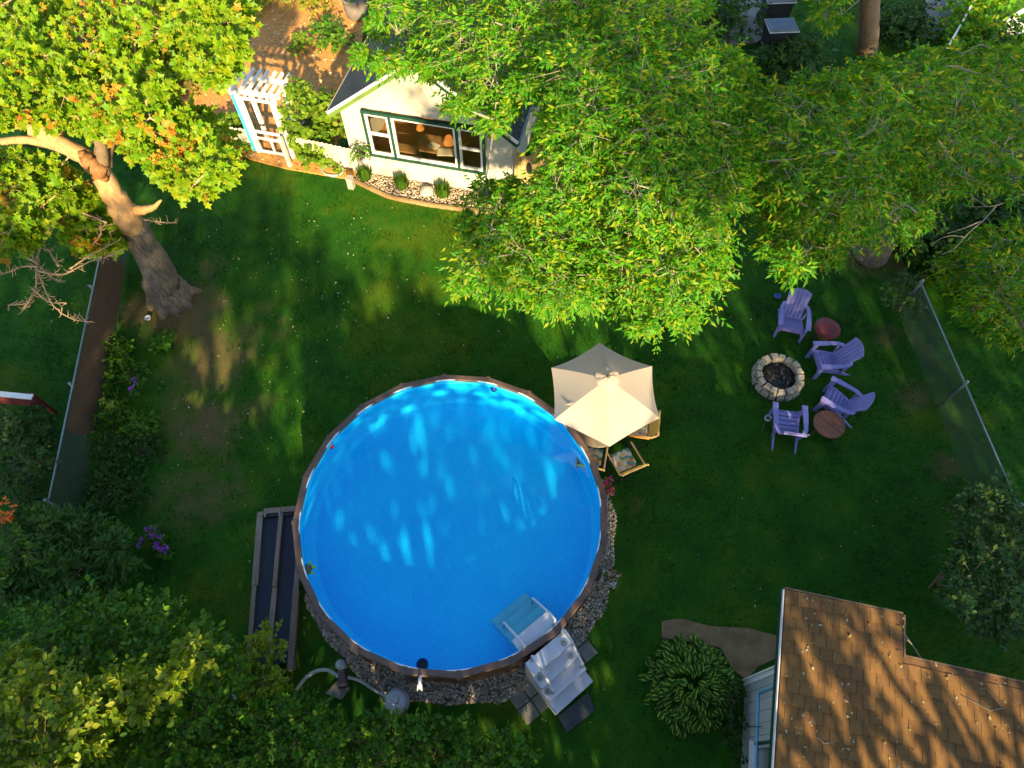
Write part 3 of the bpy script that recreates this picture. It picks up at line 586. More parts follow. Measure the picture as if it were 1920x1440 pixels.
# solar heater
so = thing('solar_heater', 'pair of long black solar mats in a weathered timber frame left of the pool', 'solar heater', at(490, 972, .0), R(5.4))
def cbeam(x0, y0, x1, y1, wd, z0=.10, z1=.26): b = MB(); b.beam((x0, y0, (z0 + z1) / 2), (x1, y1, (z0 + z1) / 2), wd, z1 - z0); b.build('timber', m_beam, so)
cbeam(.05, .06, .08, -1.55, .13); cbeam(.07, -1.56, .09, -3.1, .09); cbeam(.13, .06, 1.0, .06, .12, .12, .28)
cbeam(.52, -.02, .50, -1.62, .085, .14, .30); cbeam(.50, -1.63, .48, -3.15, .10, .12, .27); cbeam(.97, -.02, .94, -1.7, .10); cbeam(.94, -1.71, .93, -3.28, .13)
for x0, x1 in ((.13, .455), (.565, .90)):
    b = MB(); b.box(((x0 + x1) / 2, -1.58, .17), (x1 - x0, 3.1, .03)); pn = b.build('solar_mat', m_panel, so)
    r_ = MB()
    for j in range(9): r_.box((x0 + .03 + j * (x1 - x0 - .06) / 8, -1.58, .19), (.016, 3.06, .014))
    r_.build('tube_ribs', m_panel, pn)
b = MB(); b.tube([(.10, -.05, .24), (.96, -.05, .24)], .03, 8); b.build('header_pipe', m_black, so, True)
for x in (.18, .5): b = MB(); b.tube([(x, -.02, .27), (x, -.08, .31), (x, -.02, .35)], .02, 6); b.build('pipe_clamp', m_hose, so, True)

# ------------------------------------------------------------------ umbrella, table, patio chairs
UC = Vector((1.95, 7.06, 0))
um = thing('patio_umbrella', 'cream six sided patio umbrella beside the pool', 'umbrella', UC, R(1))
ur = 1.26; zt = 2.68; ze = 2.12
for k in range(6):
    a0, a1 = R(90 + 60 * k), R(150 + 60 * k); b = MB(); n = 8; vs = []; fs = []; id_ = {}
    for i in range(n + 1):
        for j in range(n + 1 - i):
            s, t = i / n, j / n; q = s + t
            A = Vector((math.cos(a0), math.sin(a0), 0)) * ur; B_ = Vector((math.cos(a1), math.sin(a1), 0)) * ur
            pt = A * s + B_ * t; sag = 4 * s * t
            pt = pt * (1 - .035 * sag); z = zt - (zt - ze) * q + .03 * math.sin(q * math.pi) - .055 * sag * q
            id_[(i, j)] = len(vs); vs.append((pt.x, pt.y, z))
    for i in range(n):
        for j in range(n - i):
            fs.append((id_[(i, j)], id_[(i + 1, j)], id_[(i, j + 1)]))
            if (i + 1, j + 1) in id_: fs.append((id_[(i + 1, j)], id_[(i + 1, j + 1)], id_[(i, j + 1)]))
    b.add(vs, fs); b.build('canopy_panel', m_canvas, um, True)
    rb = MB(); A = Vector((math.cos(a0), math.sin(a0), 0)); rb.tube([A * .05 + Vector((0, 0, zt - .03)), A * (ur - .01) + Vector((0, 0, ze - .02))], .012, 5); rb.build('rib', m_pole, um)
b = MB(); vs = []; n = 24
for i, (r, z) in enumerate([(.02, zt + .10), (.08, zt + .085), (.17, zt + .055), (.24, zt + .02)]):
    for j in range(n): a = 2 * math.pi * j / n; k = 1 + .05 * math.cos(6 * a - R(90) * 6) + (.06 * math.sin(a * 5) if i == 3 else 0); vs.append((r * k * math.cos(a), r * k * math.sin(a), z + .018 * math.sin(a * 7 + i)))
b.add(vs, [(i * n + j, (i + 1) * n + j, (i + 1) * n + (j + 1) % n, i * n + (j + 1) % n) for i in range(3) for j in range(n)]); b.build('vent_cap', m_canvas, um, True)
b = MB(); b.lathe([(.035, zt + .08), (.04, zt + .11), (.02, zt + .15), (.001, zt + .155)], 12, cap=False); b.build('finial', m_darkmetal, um, True)
b = MB(); b.tube([(0, 0, .05), (0, 0, zt)], .022, 10); b.build('pole', m_pole, um, True)
b = MB(); b.lathe([(.24, 0), (.24, .06), (.1, .09), (.03, .2)], 20); b.build('base', m_darkmetal, um, True)
b = MB()
for s in (0, .03): b.tube([(-.86 + s, -.36, 2.29), (-.72, -.38 + s, 2.325), (-.60, -.33, 2.365), (-.52 + s, -.30, 2.41)], .014, 5)
b.tube([(-.66, -.36, 2.35), (-.60, -.46 , 2.335), (-.50, -.33, 2.41)], .012, 5); b.build('tie_strap', m_canvas, um, True)
tb = thing('patio_table', 'round dark patio table under the cream umbrella', 'table', UC)
b = MB(); b.lathe([(.04, .70), (.62, .70), (.64, .715), (.62, .73), (.04, .73)], 32, cap=False); b.build('tabletop', m_tabletop, tb, True)
for k in range(4):
    a = R(45 + 90 * k); b = MB(); b.tube([(.12 * math.cos(a), .12 * math.sin(a), .70), (.3 * math.cos(a), .3 * math.sin(a), .35), (.48 * math.cos(a), .48 * math.sin(a), 0)], .018, 6); b.build('leg', m_darkmetal, tb, True)
def patio_chair(loc, rz, label, cloth=m_floral):
    """wood framed sling chair on hoop legs; front = +y"""
    t = thing('patio_chair', label, 'chair', (loc[0], loc[1], 0), rz, 'sling chairs round the patio table')
    b = MB(); vs = []; n = 7
    for i in range(n):
        for j in range(n):
            x, y = -.24 + .48 * i / (n - 1), -.22 + .46 * j / (n - 1); e = max(abs(x) / .24, abs(y - .01) / .23); vs.append((x, y, .47 + .035 * (1 - e ** 4)))
    fs = [(i * n + j, (i + 1) * n + j, (i + 1) * n + j + 1, i * n + j + 1) for i in range(n - 1) for j in range(n - 1)]; b.add(vs, fs); b.box((0, .01, .445), (.47, .45, .05)); b.build('cushion', cloth, t, True)
    b = MB(); b.add([(-.27, -.24, .45), (.27, -.24, .45), (.27, -.40, .86), (-.27, -.40, .86), (-.27, -.265, .45), (.27, -.265, .45), (.27, -.425, .86), (-.27, -.425, .86)], [(0, 1, 2, 3), (7, 6, 5, 4), (3, 2, 6, 7), (0, 4, 5, 1), (0, 3, 7, 4), (1, 5, 6, 2)]); b.build('backrest', m_yellowfab, t)
    for s in (-1, 1):
        b = MB(); b.tube([(s * .31, -.43, .84), (s * .31, -.32, .66), (s * .31, .26, .64), (s * .31, .30, .60)], .022, 8); b.build('armrest', m_bamboo, t, True)
        b = MB(); b.tube([(s * .26, -.28, .03), (s * .27, -.30, .42), (s * .31, -.32, .65)], .013, 6); b.build('frame_post', m_darkmetal, t, True); b = MB(); b.tube([(s * .27, .24, .44), (s * .3, .26, .63)], .013, 6); b.build('frame_post', m_darkmetal, t, True)
    b = MB(); b.add([(-.31, -.30, .63), (-.31, .24, .63), (-.25, .22, .45), (-.25, -.24, .45)], [(0, 1, 2, 3)]); b.add([(-.325, -.30, .63), (-.325, .24, .63), (-.265, .22, .445), (-.265, -.24, .445)], [(3, 2, 1, 0)]); b.build('side_sling', m_orangefab, t)
    b = MB(); b.tube([(.31 * math.cos(R(a)), .03 + .31 * math.sin(R(a)), .02) for a in range(0, 361, 18)], .013, 6, False); b.build('hoop_base', m_darkmetal, t, True)
    b = MB(); b.tube([(-.31, -.42, .84), (.31, -.42, .84)], .02, 8); b.build('top_bar', m_bamboo, t, True)
    for s in (-1, 1): b = MB(); b.tube([(s * .22, .22, .42), (s * .26, .2, .03)], .013, 6); b.build('leg', m_darkmetal, t, True)
    return t
patio_chair((2.53, 6.22), R(24), 'patio chair with floral cushion fully in the open below the umbrella')
patio_chair((2.93, 7.06), R(80), 'patio chair poking out under the lower right edge of the umbrella')
patio_chair((1.80, 6.30), R(-12), 'patio chair squeezed between pool rim and umbrella edge')
patio_chair((2.72, 7.80), R(120), 'patio chair half hidden at the right corner of the umbrella')

# ------------------------------------------------------------------ adirondack chairs, side tables, fire pit
def adirondack(loc, rz, label):
    """front = +y, width .74"""
    t = thing('adirondack_chair', label, 'chair', (loc[0], loc[1], 0), rz, 'lavender chairs round the fire pit')
    def pt(y, z): return Vector((0, y, z))
    for k in range(5):                                             # seat slats from front to rear
        f = k / 4; y = .30 - .40 * f; z = .37 - .13 * f; b = MB(); b.box((0, y, z), (.50, .088, .025), M=Matrix.Rotation(math.atan2(.13, .40), 3, 'X')); b.build('seat_slat', m_lav, t)
    b = MB(); b.box((0, .37, .335), (.54, .03, .11)); b.build('front_apron', m_lav, t)
    for k in range(5):                                             # back slats fan out
        x0 = (k - 2) * .088; x1 = (k - 2) * .114; h = .86 - .028 * (k - 2) ** 2
        y0, z0 = -.10, .20; ang = R(27); y1 = y0 - h * math.sin(ang); z1 = z0 + h * math.cos(ang); hw0, hw1 = .0385, .0515; tip = lambda xx, c: Vector((xx, y0 - (.87 - .014 * c * c) * math.sin(ang), z0 + (.87 - .014 * c * c) * math.cos(ang))); nx = Vector((0, -math.cos(ang), -math.sin(ang))) * .022
        q = [Vector((x0 - hw0, y0, z0)), Vector((x0 + hw0, y0, z0)), tip(x1 + hw1, k - 2 + .478), tip(x1 - hw1, k - 2 - .478)]
        b = MB(); b.add(q + [v + nx for v in q], [(0, 1, 2, 3), (7, 6, 5, 4), (0, 4, 5, 1), (1, 5, 6, 2), (2, 6, 7, 3), (3, 7, 4, 0)]); b.build('back_slat', m_lav, t)
    for hh in (.36, .66):
        y = -.10 - hh * math.sin(R(27)) - .02; z = .20 + hh * math.cos(R(27)) - .02; b = MB(); b.box((0, y - .022, z), (.46 + .08 * hh, .03, .06), M=Matrix.Rotation(R(27), 3, 'X')); b.build('back_rail', m_lav, t)
    for s in (-1, 1):
        pl = [(.27, .46), (.40, .46), (.405, .20), (.38, -.18), (.31, -.34), (.22, -.36), (.25, -.26), (.29, -.14), (.285, .2)]
        pl = [(s * x, y) for x, y in pl]
        if s > 0: pl = pl[::-1]
        pl = pl[::-1] if False else pl
        b = MB(); M = Matrix.Rotation(R(3), 4, 'X'); M.translation = (0, 0, .56); b.prism(pl, 0, .028, M); b.build('armrest', m_lav, t)
        b = MB(); b.beam((s * .315, .40, 0), (s * .325, .36, .56), .10, .045, up=(1, 0, 0)); b.build('front_leg', m_lav, t)
        b = MB(); b.prism([(.44, 0), (.50, .0), (.42, .40), (.30, .40)] if False else [(.42, .26), (.42, .38), (.30, .40), (-.10, .25), (-.52, .0), (-.40, .0), (-.06, .14)], -.018, .018, Matrix(((0, 0, 1, s * .265), (1, 0, 0, 0), (0, 1, 0, 0), (0, 0, 0, 1)))); b.build('side_rail', m_lav, t)
        b = MB(); b.beam((s * .29, -.20, .10), (s * .33, -.24, .56), .06, .035, up=(1, 0, 0)); b.build('rear_post', m_lav, t)
    return t
FP = Vector((6.6, 8.62, 0))
def facing(x, y, off=0): return math.atan2(FP.y - y, FP.x - x) - math.pi / 2 + R(off)
adirondack((7.20, 10.22), facing(7.20, 10.22, 5), 'lavender adirondack chair at the top, nearest the big leafy crown')
adirondack((7.92, 8.98), facing(7.92, 8.98, -12), 'lavender adirondack chair right of the fire pit, below the small red table')
adirondack((7.86, 7.78), facing(7.86, 7.78, 0), 'lavender adirondack chair standing against the brown wooden round table')
adirondack((6.46, 7.15), facing(6.46, 7.15, -3), 'lavender adirondack chair below the fire pit with its back to the camera')
def round_table(px, z, r, m, label, plank):
    p = at(*px, z); t = thing('side_table', label, 'table', (p.x, p.y, 0), R(40), 'round side tables between the chairs')
    if plank:
        for s in (-1, 1):
            n = 14; pl = [(s * (.006 + 0), -r)] + [(s * (r * math.cos(R(-90 + 180 * i / n)) if 0 < i < n else .006), r * math.sin(R(-90 + 180 * i / n))) for i in range(1, n)] + [(s * .006, r)]
            if s < 0: pl = pl[::-1]
            b = MB(); b.prism(pl, z - .04, z); b.build('tabletop_half', m, t)
    else: b = MB(); b.lathe([(.02, z - .03), (r - .01, z - .03), (r, z - .015), (r - .01, z), (.02, z - .004)], 28, cap=True); b.build('tabletop', m, t, True)
    for k in range(3): a = R(30 + 120 * k); b = MB(); b.tube([(r * .5 * math.cos(a), r * .5 * math.sin(a), z - .03), (r * .85 * math.cos(a), r * .85 * math.sin(a), 0)], .02, 6); b.build('leg', m, t, True)
    b = MB(); b.lathe([(r * .55, .18), (r * .6, .2), (r * .55, .22)], 20, cap=False); b.build('brace_ring', m, t, True)
round_table((1552, 615), .45, .33, m_red, 'small dull red metal round table between the two upper chairs', False)
round_table((1555, 795), .46, .36, m_redwood, 'reddish brown wooden round table split in two halves beside the lower chairs', True)
fp = thing('fire_pit', 'round fire pit ringed with two courses of rough stone blocks', 'fire pit', FP)
for c_i, (n, r, z, h) in enumerate(((19, .55, .0, .15), (17, .50, .15, .14))):
    for k in range(n):
        a = 2 * math.pi * (k + .5 * c_i) / n + random.uniform(-.03, .03); L = 2 * math.pi * r / n * random.uniform(.82, .96); d = random.uniform(.15, .20); hh = h * random.uniform(.85, 1.1)
        vs = [Vector((x * d / 2 * (1.0 if zz < 0 else .88), y * L / 2 * (.86 if x < 0 else 1.05), zz * hh / 2)) + Vector((random.uniform(-.014, .014), random.uniform(-.014, .014), random.uniform(-.012, .012))) for zz in (-1, 1) for x, y in ((-1, -1), (1, -1), (1, 1), (-1, 1))]
        top = [v * .82 + Vector((0, 0, hh * .09)) for v in vs[4:]]
        top = [Vector((v.x, v.y, hh / 2 + random.uniform(.004, .016))) for v in top]
        M = Matrix.Rotation(a + random.uniform(-.1, .1), 3, 'Z'); cpt = Vector((r * math.cos(a), r * math.sin(a), z + hh / 2))
        b = MB(); b.add([M @ v + cpt for v in vs + top], [(3, 2, 1, 0), (0, 1, 5, 4), (1, 2, 6, 5), (2, 3, 7, 6), (3, 0, 4, 7), (4, 5, 9, 8), (5, 6, 10, 9), (6, 7, 11, 10), (7, 4, 8, 11), (8, 9, 10, 11)]); b.build('stone', m_stone if random.random() < .75 else m_stoneg, fp)
b = MB(); b.lathe([(.45, .02), (.44, .10), (.3, .13), (.1, .12), (.001, .13)], 24, cap=False); b.build('ash_bed', m_ash, fp, True)
n = 260; a = RNG.uniform(0, 6.28, n); r = .4 * np.sqrt(RNG.random(n)); P = np.stack([r * np.cos(a), r * np.sin(a), .12 + .03 * RNG.random(n)], 1); T = np.stack([RNG.normal(size=n), RNG.normal(size=n), RNG.normal(0, .4, n)], 1)
V, F = stamp(P, T, RNG.normal(size=(n, 3)), .05 + .12 * RNG.random(n), [(-.1, 0, 0), (.1, 0, 0), (.08, 1, 0), (-.08, 1, 0), (0, .5, .1)], [(0, 1, 4), (1, 2, 4), (2, 3, 4), (3, 0, 4)]); tag(npmesh('charred_sticks', V, F, m_char, fp, world=False), kind='stuff')
def bowl(px, label, name, cat, m, r=.07, h=.08):
    p = at(*px, .04); t = thing(name, label, cat, (p.x, p.y, 0)); b = MB(); b.lathe([(.001, .02), (r * .6, .02), (r * .75, .03), (r, h), (r * .9, h), (r * .6, .04), (.001, .035)], 18, cap=False); b.build('shell', m, t, True)
    b = MB(); b.lathe([(r * .98, h - .006), (r * 1.06, h), (r * .98, h + .008)], 18, cap=False); b.build('rim', m_hose if m is not m_white else m_white, t, True)
bowl((1457, 556), 'small blue bowl on the grass left of the top lavender chair', 'bowl', 'bowl', m_cyanpl, .085)
bowl((278, 597), 'small white cup on the bare soil by the maple trunk', 'cup', 'cup', m_white, .08)
p = at(1440, 784, .1); t = thing('tie_out_stake', 'pale coiled tie out stake in the grass left of the lowest chair', 'stake', (p.x, p.y, 0))
b = MB(); b.tube([(.07 * math.cos(i * .5), .07 * math.sin(i * .5), .05 + i * .0025) for i in range(40)], .012, 5); b.build('cable_coil', m_white, t, True)
b = MB(); b.tube([(0, 0, 0), (0, 0, .22)], .012, 6); b.build('spike', m_metal, t, True); b = MB(); b.tube([(-.04, -.05, .08), (-.14, -.2, .06), (-.2, -.33, .06)], .006, 5); b.build('lead', m_hosetan, t, True)

# ------------------------------------------------------------------ house
ho = thing('cottage', 'cream sided cottage with dark roof and a triple picture window', 'house', HL, HRZ)
W_, D_, EZ, AZ = 4.70, 6.4, 2.5, 4.25
b = MB()
for x in (0.02, W_ - .02): b.box((x, D_ / 2, EZ / 2), (.1, D_ - .1, EZ))
b.prism([(0, 0), (W_, 0), (W_, EZ), (W_ / 2, AZ), (0, EZ)], D_ - .1, D_, XZ); b.build('wall', m_siding, ho)
WX0, WX1, WZ0, WZ1 = .53, 4.02, .80, 2.36
def halfw(z): return (0, W_) if z <= EZ else ((z - EZ) / (AZ - EZ) * W_ / 2, W_ - (z - EZ) / (AZ - EZ) * W_ / 2)
nb = 21; bh = AZ / nb
for k in range(nb):
    z0, z1 = k * bh, (k + 1) * bh; a0, a1 = halfw(z0); c0, c1 = halfw(z1)
    def seg(xa0, xb0, xa1, xb1):
        b = MB(); y0, y1 = -.026, -.006
        b.add([(xa0, y0, z0), (xb0, y0, z0), (xb1, y1, z1), (xa1, y1, z1), (xa0, .05, z0), (xb0, .05, z0), (xb1, .05, z1), (xa1, .05, z1)], [(0, 1, 2, 3), (7, 6, 5, 4), (0, 4, 5, 1), (1, 5, 6, 2), (2, 6, 7, 3), (3, 7, 4, 0)]); b.build('siding_board', m_siding, ho)
    if z1 > WZ0 + .02 and z0 < WZ1 - .02: seg(a0, WX0, c0, WX0); seg(WX1, a1, WX1, c1)
    else: seg(a0, a1, c0, max(c1, c0 + .02))
for x in (-.01, W_ + .01): b = MB(); b.box((x, -.02, EZ / 2 - .05), (.11, .07, EZ - .1)); b.build('corner_board', m_siding, ho)
# window: green casing, white sashes, glass
wi = MB(); fw = .085
wi.box(((WX0 + WX1) / 2, -.03, WZ1 - fw / 2), (WX1 - WX0, .10, fw)); wi.box(((WX0 + WX1) / 2, -.03, WZ0 + fw / 2), (WX1 - WX0, .12, fw))
for x in (WX0 + fw / 2, WX1 - fw / 2, 1.33, 3.23): wi.box((x, -.03, (WZ0 + WZ1) / 2), (fw, .09, WZ1 - WZ0 - 2 * fw - .002))
win = wi.build('window', m_green, ho)
def sash(x0, x1, rails):
    b = MB(); z0, z1 = WZ0 + fw + .003, WZ1 - fw - .003; s = .065; y = -.02
    b.box((x0 + s / 2, y, (z0 + z1) / 2), (s, .06, z1 - z0)); b.box((x1 - s / 2, y, (z0 + z1) / 2), (s, .06, z1 - z0))
    for z in [z0 + s / 2, z1 - s / 2] + rails: b.box(((x0 + x1) / 2, y, z), (x1 - x0 - 2 * s - .002, .06, s))
    b.build('sash', m_whitepaint, win); b = MB(); b.box(((x0 + x1) / 2, .0, (z0 + z1) / 2), (x1 - x0 - 2 * s, .008, z1 - z0 - 2 * s)); b.build('pane', m_glass, win)
sash(WX0 + fw, 1.33 - fw / 2, [1.60]); sash(1.33 + fw / 2, 3.23 - fw / 2, []); sash(3.23 + fw / 2, WX1 - fw, [1.60])
b = MB(); b.box((2.28, 2.8, .55), (4.5, .06, 2.0 + .9)); b.box((2.28, 1.4, .02), (4.5, 2.8, .04)); b.box((2.28, 1.4, 2.46), (4.5, 2.8, .04)); b.build('room', m_interior, ho)
b = MB(); b.box((2.4, .9, .72), (1.5, .7, .05)); b.box((1.8, .9, .35), (.06, .5, .7)); b.box((3.0, .9, .35), (.06, .5, .7)); b.box((1.5, .35, .9), (.7, .3, .05)); b.build('room_table', m_table, ho)
b = MB(); b.box((2.65, .62, .762), (.55, .3, .02), rz=.2); b.box((2.2, .8, .765), (.3, .22, .03), rz=-.3); b.build('table_cloth', m_paper, ho)
b = MB(); b.lathe([(.09, 1.34), (.17, 1.12)], 14, (2.75, .62, 0), cap=False); b.build('lamp_shade', m_lamp, ho, True)
b = MB(); b.lathe([(.06, 1.48), (.12, 1.30)], 14, (1.85, .8, 0), cap=False); b.build('lamp_shade', m_lamp, ho, True)
# roof
ov = .30; sl = math.atan2(AZ - EZ, W_ / 2); rl = (W_ / 2 + ov) / math.cos(sl); roof = None
for s in (-1, 1):
    b = MB(); ex = W_ / 2 + s * (W_ / 2 + ov); ez = AZ - (W_ / 2 + ov) * math.tan(sl) + .08; rz_ = AZ + .08
    q = [(W_ / 2, -.32, rz_), (ex, -.32, ez), (ex, D_ + .3, ez), (W_ / 2, D_ + .3, rz_)]; dn = [(x, y, z - .07) for x, y, z in q]
    f = [(0, 1, 2, 3), (7, 6, 5, 4), (0, 4, 5, 1), (1, 5, 6, 2), (2, 6, 7, 3), (3, 7, 4, 0)]
    b.add(q + dn, f if s < 0 else [t[::-1] for t in f]); roof = b.build('roof', m_roofdark, ho)
    nr = 15
    for k in range(nr):                                           # shingle courses
        d0 = rl * k / nr; d1 = rl * (k + 1.12) / nr; n_ = Vector((s * math.sin(sl), 0, math.cos(sl))); dv = Vector((s * math.cos(sl), 0, -math.sin(sl))); o0 = Vector((W_ / 2, 0, rz_)); c_ = MB()
        y = -.33; L_ = o0 + dv * d0 + n_ * .004; M_ = o0 + dv * min(d1, rl) + n_ * .026
        while y < D_ + .3:
            yn = min(y + random.uniform(.24, .38), D_ + .31); off = random.uniform(-.012, .012)
            v = [L_ + Vector((0, y + .006, 0)), M_ + dv * off + Vector((0, y + .006, 0)), M_ + dv * off + Vector((0, yn - .006, 0)), L_ + Vector((0, yn - .006, 0))]; lo = [p - n_ * .02 for p in v[1:3]]
            ff = [(0, 1, 2, 3), (1, 4, 5, 2), (0, 4, 1), (3, 2, 5)]; c_.add(v + lo, ff if s < 0 else [t[::-1] for t in ff]); y = yn
        cc = c_.build('shingle_course', m_roofdark, roof)
    # barge board: white cap over green fascia
    b = MB(); A = Vector((W_ / 2, -.345, rz_ - .01)); B_ = Vector((ex, -.345, ez - .01)); b.beam(A, B_, .05, .07, up=(s * math.sin(sl), 0, math.cos(sl))); b.build('barge_cap', m_whitepaint, roof)
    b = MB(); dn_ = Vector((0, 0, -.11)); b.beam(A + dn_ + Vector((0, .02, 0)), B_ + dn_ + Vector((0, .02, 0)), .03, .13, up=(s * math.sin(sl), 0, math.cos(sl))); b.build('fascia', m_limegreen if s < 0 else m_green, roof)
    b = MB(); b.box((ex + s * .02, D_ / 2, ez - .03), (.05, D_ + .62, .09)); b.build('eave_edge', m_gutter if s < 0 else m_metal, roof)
# planting strip under the window
HB = lambda x, y: tuple((HL + h1 * x + h2 * y)[:2])
strip = [HB(0, 0), HB(.05, -.42), HB(1.2, -.78), HB(2.5, -.82), HB(4.0, -.75), HB(4.7, -.6), HB(4.7, 0)]
flat('gravel_bed', strip, .045, m_bed)
def bedgen(n):
    x = RNG.uniform(.05, 4.7, n); lim = np.interp(x, [0, 1.2, 2.5, 4, 4.7], [.40, .75, .8, .72, .58]); y = -.03 - RNG.random(n) * (lim - .05)
    return np.stack([HL.x + h1.x * x + h2.x * y, HL.y + h1.y * x + h2.y * y], 1)
gravel('window_gravel', 'warm tan gravel in the bed under the cottage window', 1500, bedgen, m_gravelwarm, (.03, .055), .05)
ed = thing('bed_edging', 'curved timber edging along the gravel bed under the window', 'edging', (HB(.1, -.4)[0], HB(.1, -.4)[1], 0))
ep = [(-.02, -.42), (.6, -.63), (1.2, -.82), (1.9, -.86), (2.6, -.86), (3.3, -.82), (4.0, -.78), (4.7, -.63)]
for a, b_ in zip(ep, ep[1:]):
    b = MB(); q0, q1 = HB(*a), HB(*b_); b.beam((q0[0], q0[1], .06), (q1[0], q1[1], .06), .07, .13); b.build('timber', m_edging, ed, world=True)
p = at(801, 361, .05); b = MB(); vs = []
import bmesh
bm = bmesh.new(); bmesh.ops.create_icosphere(bm, subdivisions=3, radius=.2)
for v in bm.verts: v.co *= 1 + .12 * math.sin(v.co.x * 19 + 1) * math.cos(v.co.y * 15) + random.uniform(-.02, .02); v.co.z *= .7; v.co.x *= 1.15
me = bpy.data.meshes.new('boulder'); bm.to_mesh(me); bm.free(); o = link('boulder', me, mat('pale_boulder', (.42, .38, .34), (.3, .28, .25), 8, .9, bump=.5), None, True); o.location = (p.x, p.y, .1); tag(o, 'pale grey boulder in the gravel bed under the window', 'boulder')
p = at(660, 352, .0); t = thing('fence_post', 'short pale square post at the cottage corner by the lawn', 'post', (p.x, p.y, 0), HRZ); b = MB(); b.box((0, 0, .19), (.17, .17, .38)); b.build('shaft', m_conc2, t); b = MB(); b.box((0, 0, .395), (.19, .19, .03)); b.build('cap', m_conc2, t)
# shepherd hook and basket
p = at(697, 326, 0); t = thing('shepherd_hook', 'thin dark shepherd hook pole beside the left window', 'hook', (p.x, p.y, 0), HRZ)
b = MB(); b.tube([(0, 0, 0), (-.02, 0, 1.85), (-.05, 0, 2.05), (-.14, 0, 2.14), (-.24, 0, 2.06), (-.26, 0, 1.92), (-.21, 0, 1.84)], .014, 6); b.build('pole', m_darkmetal, t, True)
b = MB(); b.tube([(-.21, 0, 1.84), (-.18, 0, 1.88), (-.2, 0, 1.93)], .01, 5); b.build('curl', m_darkmetal, t, True)

# ------------------------------------------------------------------ plants (generic)
def plant(name, label, cat, c, r, h, n, m, tmpl=OVAL, size=.1, group=None, fl=None, nfl=0, droop=.25, lobes=None, spr=10, lv=7, up=.4, sun=.2, flat=.6, stems=True, inner=.35):
    t = thing(name, label, cat, (c[0], c[1], 0), 0, group)
    if lobes is None:
        lobes = []
        for i in range(n):
            a = random.uniform(0, 6.28); q = r * .75 * math.sqrt(random.random()); k = r * random.uniform(.3, .48); z = h * random.uniform(.45, .85) * (1 - .35 * (q / r) ** 2)
            lobes.append((c[0] + q * math.cos(a), c[1] + q * math.sin(a), z, k, k, min(k * .75, h * .4)))
    P, T, N, S, tw = foliage(lobes, spr, lv, r * .3 if r < 1 else .32, size, up, droop, sun, flat, inner)
    P[:, 2] = np.maximum(P[:, 2], .06)
    V, F = stamp(P, T, N, S, *tmpl); tag(npmesh('foliage', V, F, m, t), kind='stuff')
    if stems:
        A = np.array([(c[0] + (l[0] - c[0]) * .15, c[1] + (l[1] - c[1]) * .15, 0) for l in lobes]); B_ = np.array([l[:3] for l in lobes]); twigmesh('stem', A, B_, .012 + .006 * r, m_barkbrown, t)
    if fl:
        i = RNG.choice(len(P), nfl); Pf = P[i] + np.array([0, 0, .05]); Pf[:, 2] = np.maximum(Pf[:, 2], h * .7); k = 5
        Pf = np.repeat(Pf, k, 0) + RNG.normal(0, .02, (nfl * k, 3)); V, F = stamp(Pf, RNG.normal(size=(len(Pf), 3)), np.array([0, -.3, 1]) + RNG.normal(size=(len(Pf), 3)) * .5, .05 + .03 * RNG.random(len(Pf)), *OVAL); tag(npmesh('flowers', V, F, fl, t), kind='stuff')
    return t
def tuft(name, label, cat, c, r, h, n, m, group=None, wd=1.0, spread=.7):
    t = thing(name, label, cat, (c[0], c[1], 0), 0, group); a = RNG.uniform(0, 6.28, n); q = r * .35 * RNG.random(n)
    P = np.stack([c[0] + q * np.cos(a), c[1] + q * np.sin(a), np.full(n, .03)], 1); k = spread * (.3 + RNG.random(n)); T = np.stack([np.cos(a) * k, np.sin(a) * k, np.ones(n)], 1); N = np.stack([np.cos(a), np.sin(a), np.full(n, .3)], 1) * -1
    tv = [(-.03 * wd, 0, 0), (.03 * wd, 0, 0), (.035 * wd, .5, -.03), (-.035 * wd, .5, -.03), (0, 1, -.3)]; V, F = stamp(P, T, N * -1, h * (.7 + .6 * RNG.random(n)), tv, [(0, 1, 2), (0, 2, 3), (3, 2, 4)])
    tag(npmesh('blades', V, F, m, t), kind='stuff'); return t
for px, lab in (((686, 338), 'left green grass tuft beside the pale corner post'), ((755, 355), 'middle green grass tuft in the gravel under the picture window'), ((832, 370), 'right green grass tuft beside the pale boulder')):
    p = at(*px); tuft('grass_tuft', lab, 'grass', p, .36, .42, 260, m_grasstuft, 'grass tufts under the cottage window')
hb = at(675, 289, 1.25); t = thing('hanging_basket', 'hanging basket with purple flowers at the left cottage window', 'basket', hb)
b = MB(); b.lathe([(.001, -.16), (.08, -.15), (.15, -.02), (.16, 0), (.14, 0), (.001, -.02)], 16, cap=False); b.build('pot', m_brownpl, t, True)
P, T, N, S, tw = foliage([(hb.x, hb.y, hb.z + .06, .2, .2, .12)], 40, 6, .16, .07, .3, .6); V, F = stamp(P, T, N, S, *OVAL); tag(npmesh('foliage', V, F, m_shrub, t), kind='stuff')
P = np.array(hb) + RNG.normal(0, .11, (90, 3)) + np.array([.04, -.1, -.12]); V, F = stamp(P, RNG.normal(size=(90, 3)), RNG.normal(size=(90, 3)) + np.array([0, -.5, .6]), .05, *OVAL); tag(npmesh('flowers', V, F, m_purple, t), kind='stuff')
b = MB(); b.tube([(-.14, 0, 0), (0, 0, .55)], .005, 4); b.tube([(.14, 0, 0), (0, 0, .55)], .005, 4); b.build('hanger', m_darkmetal, t)

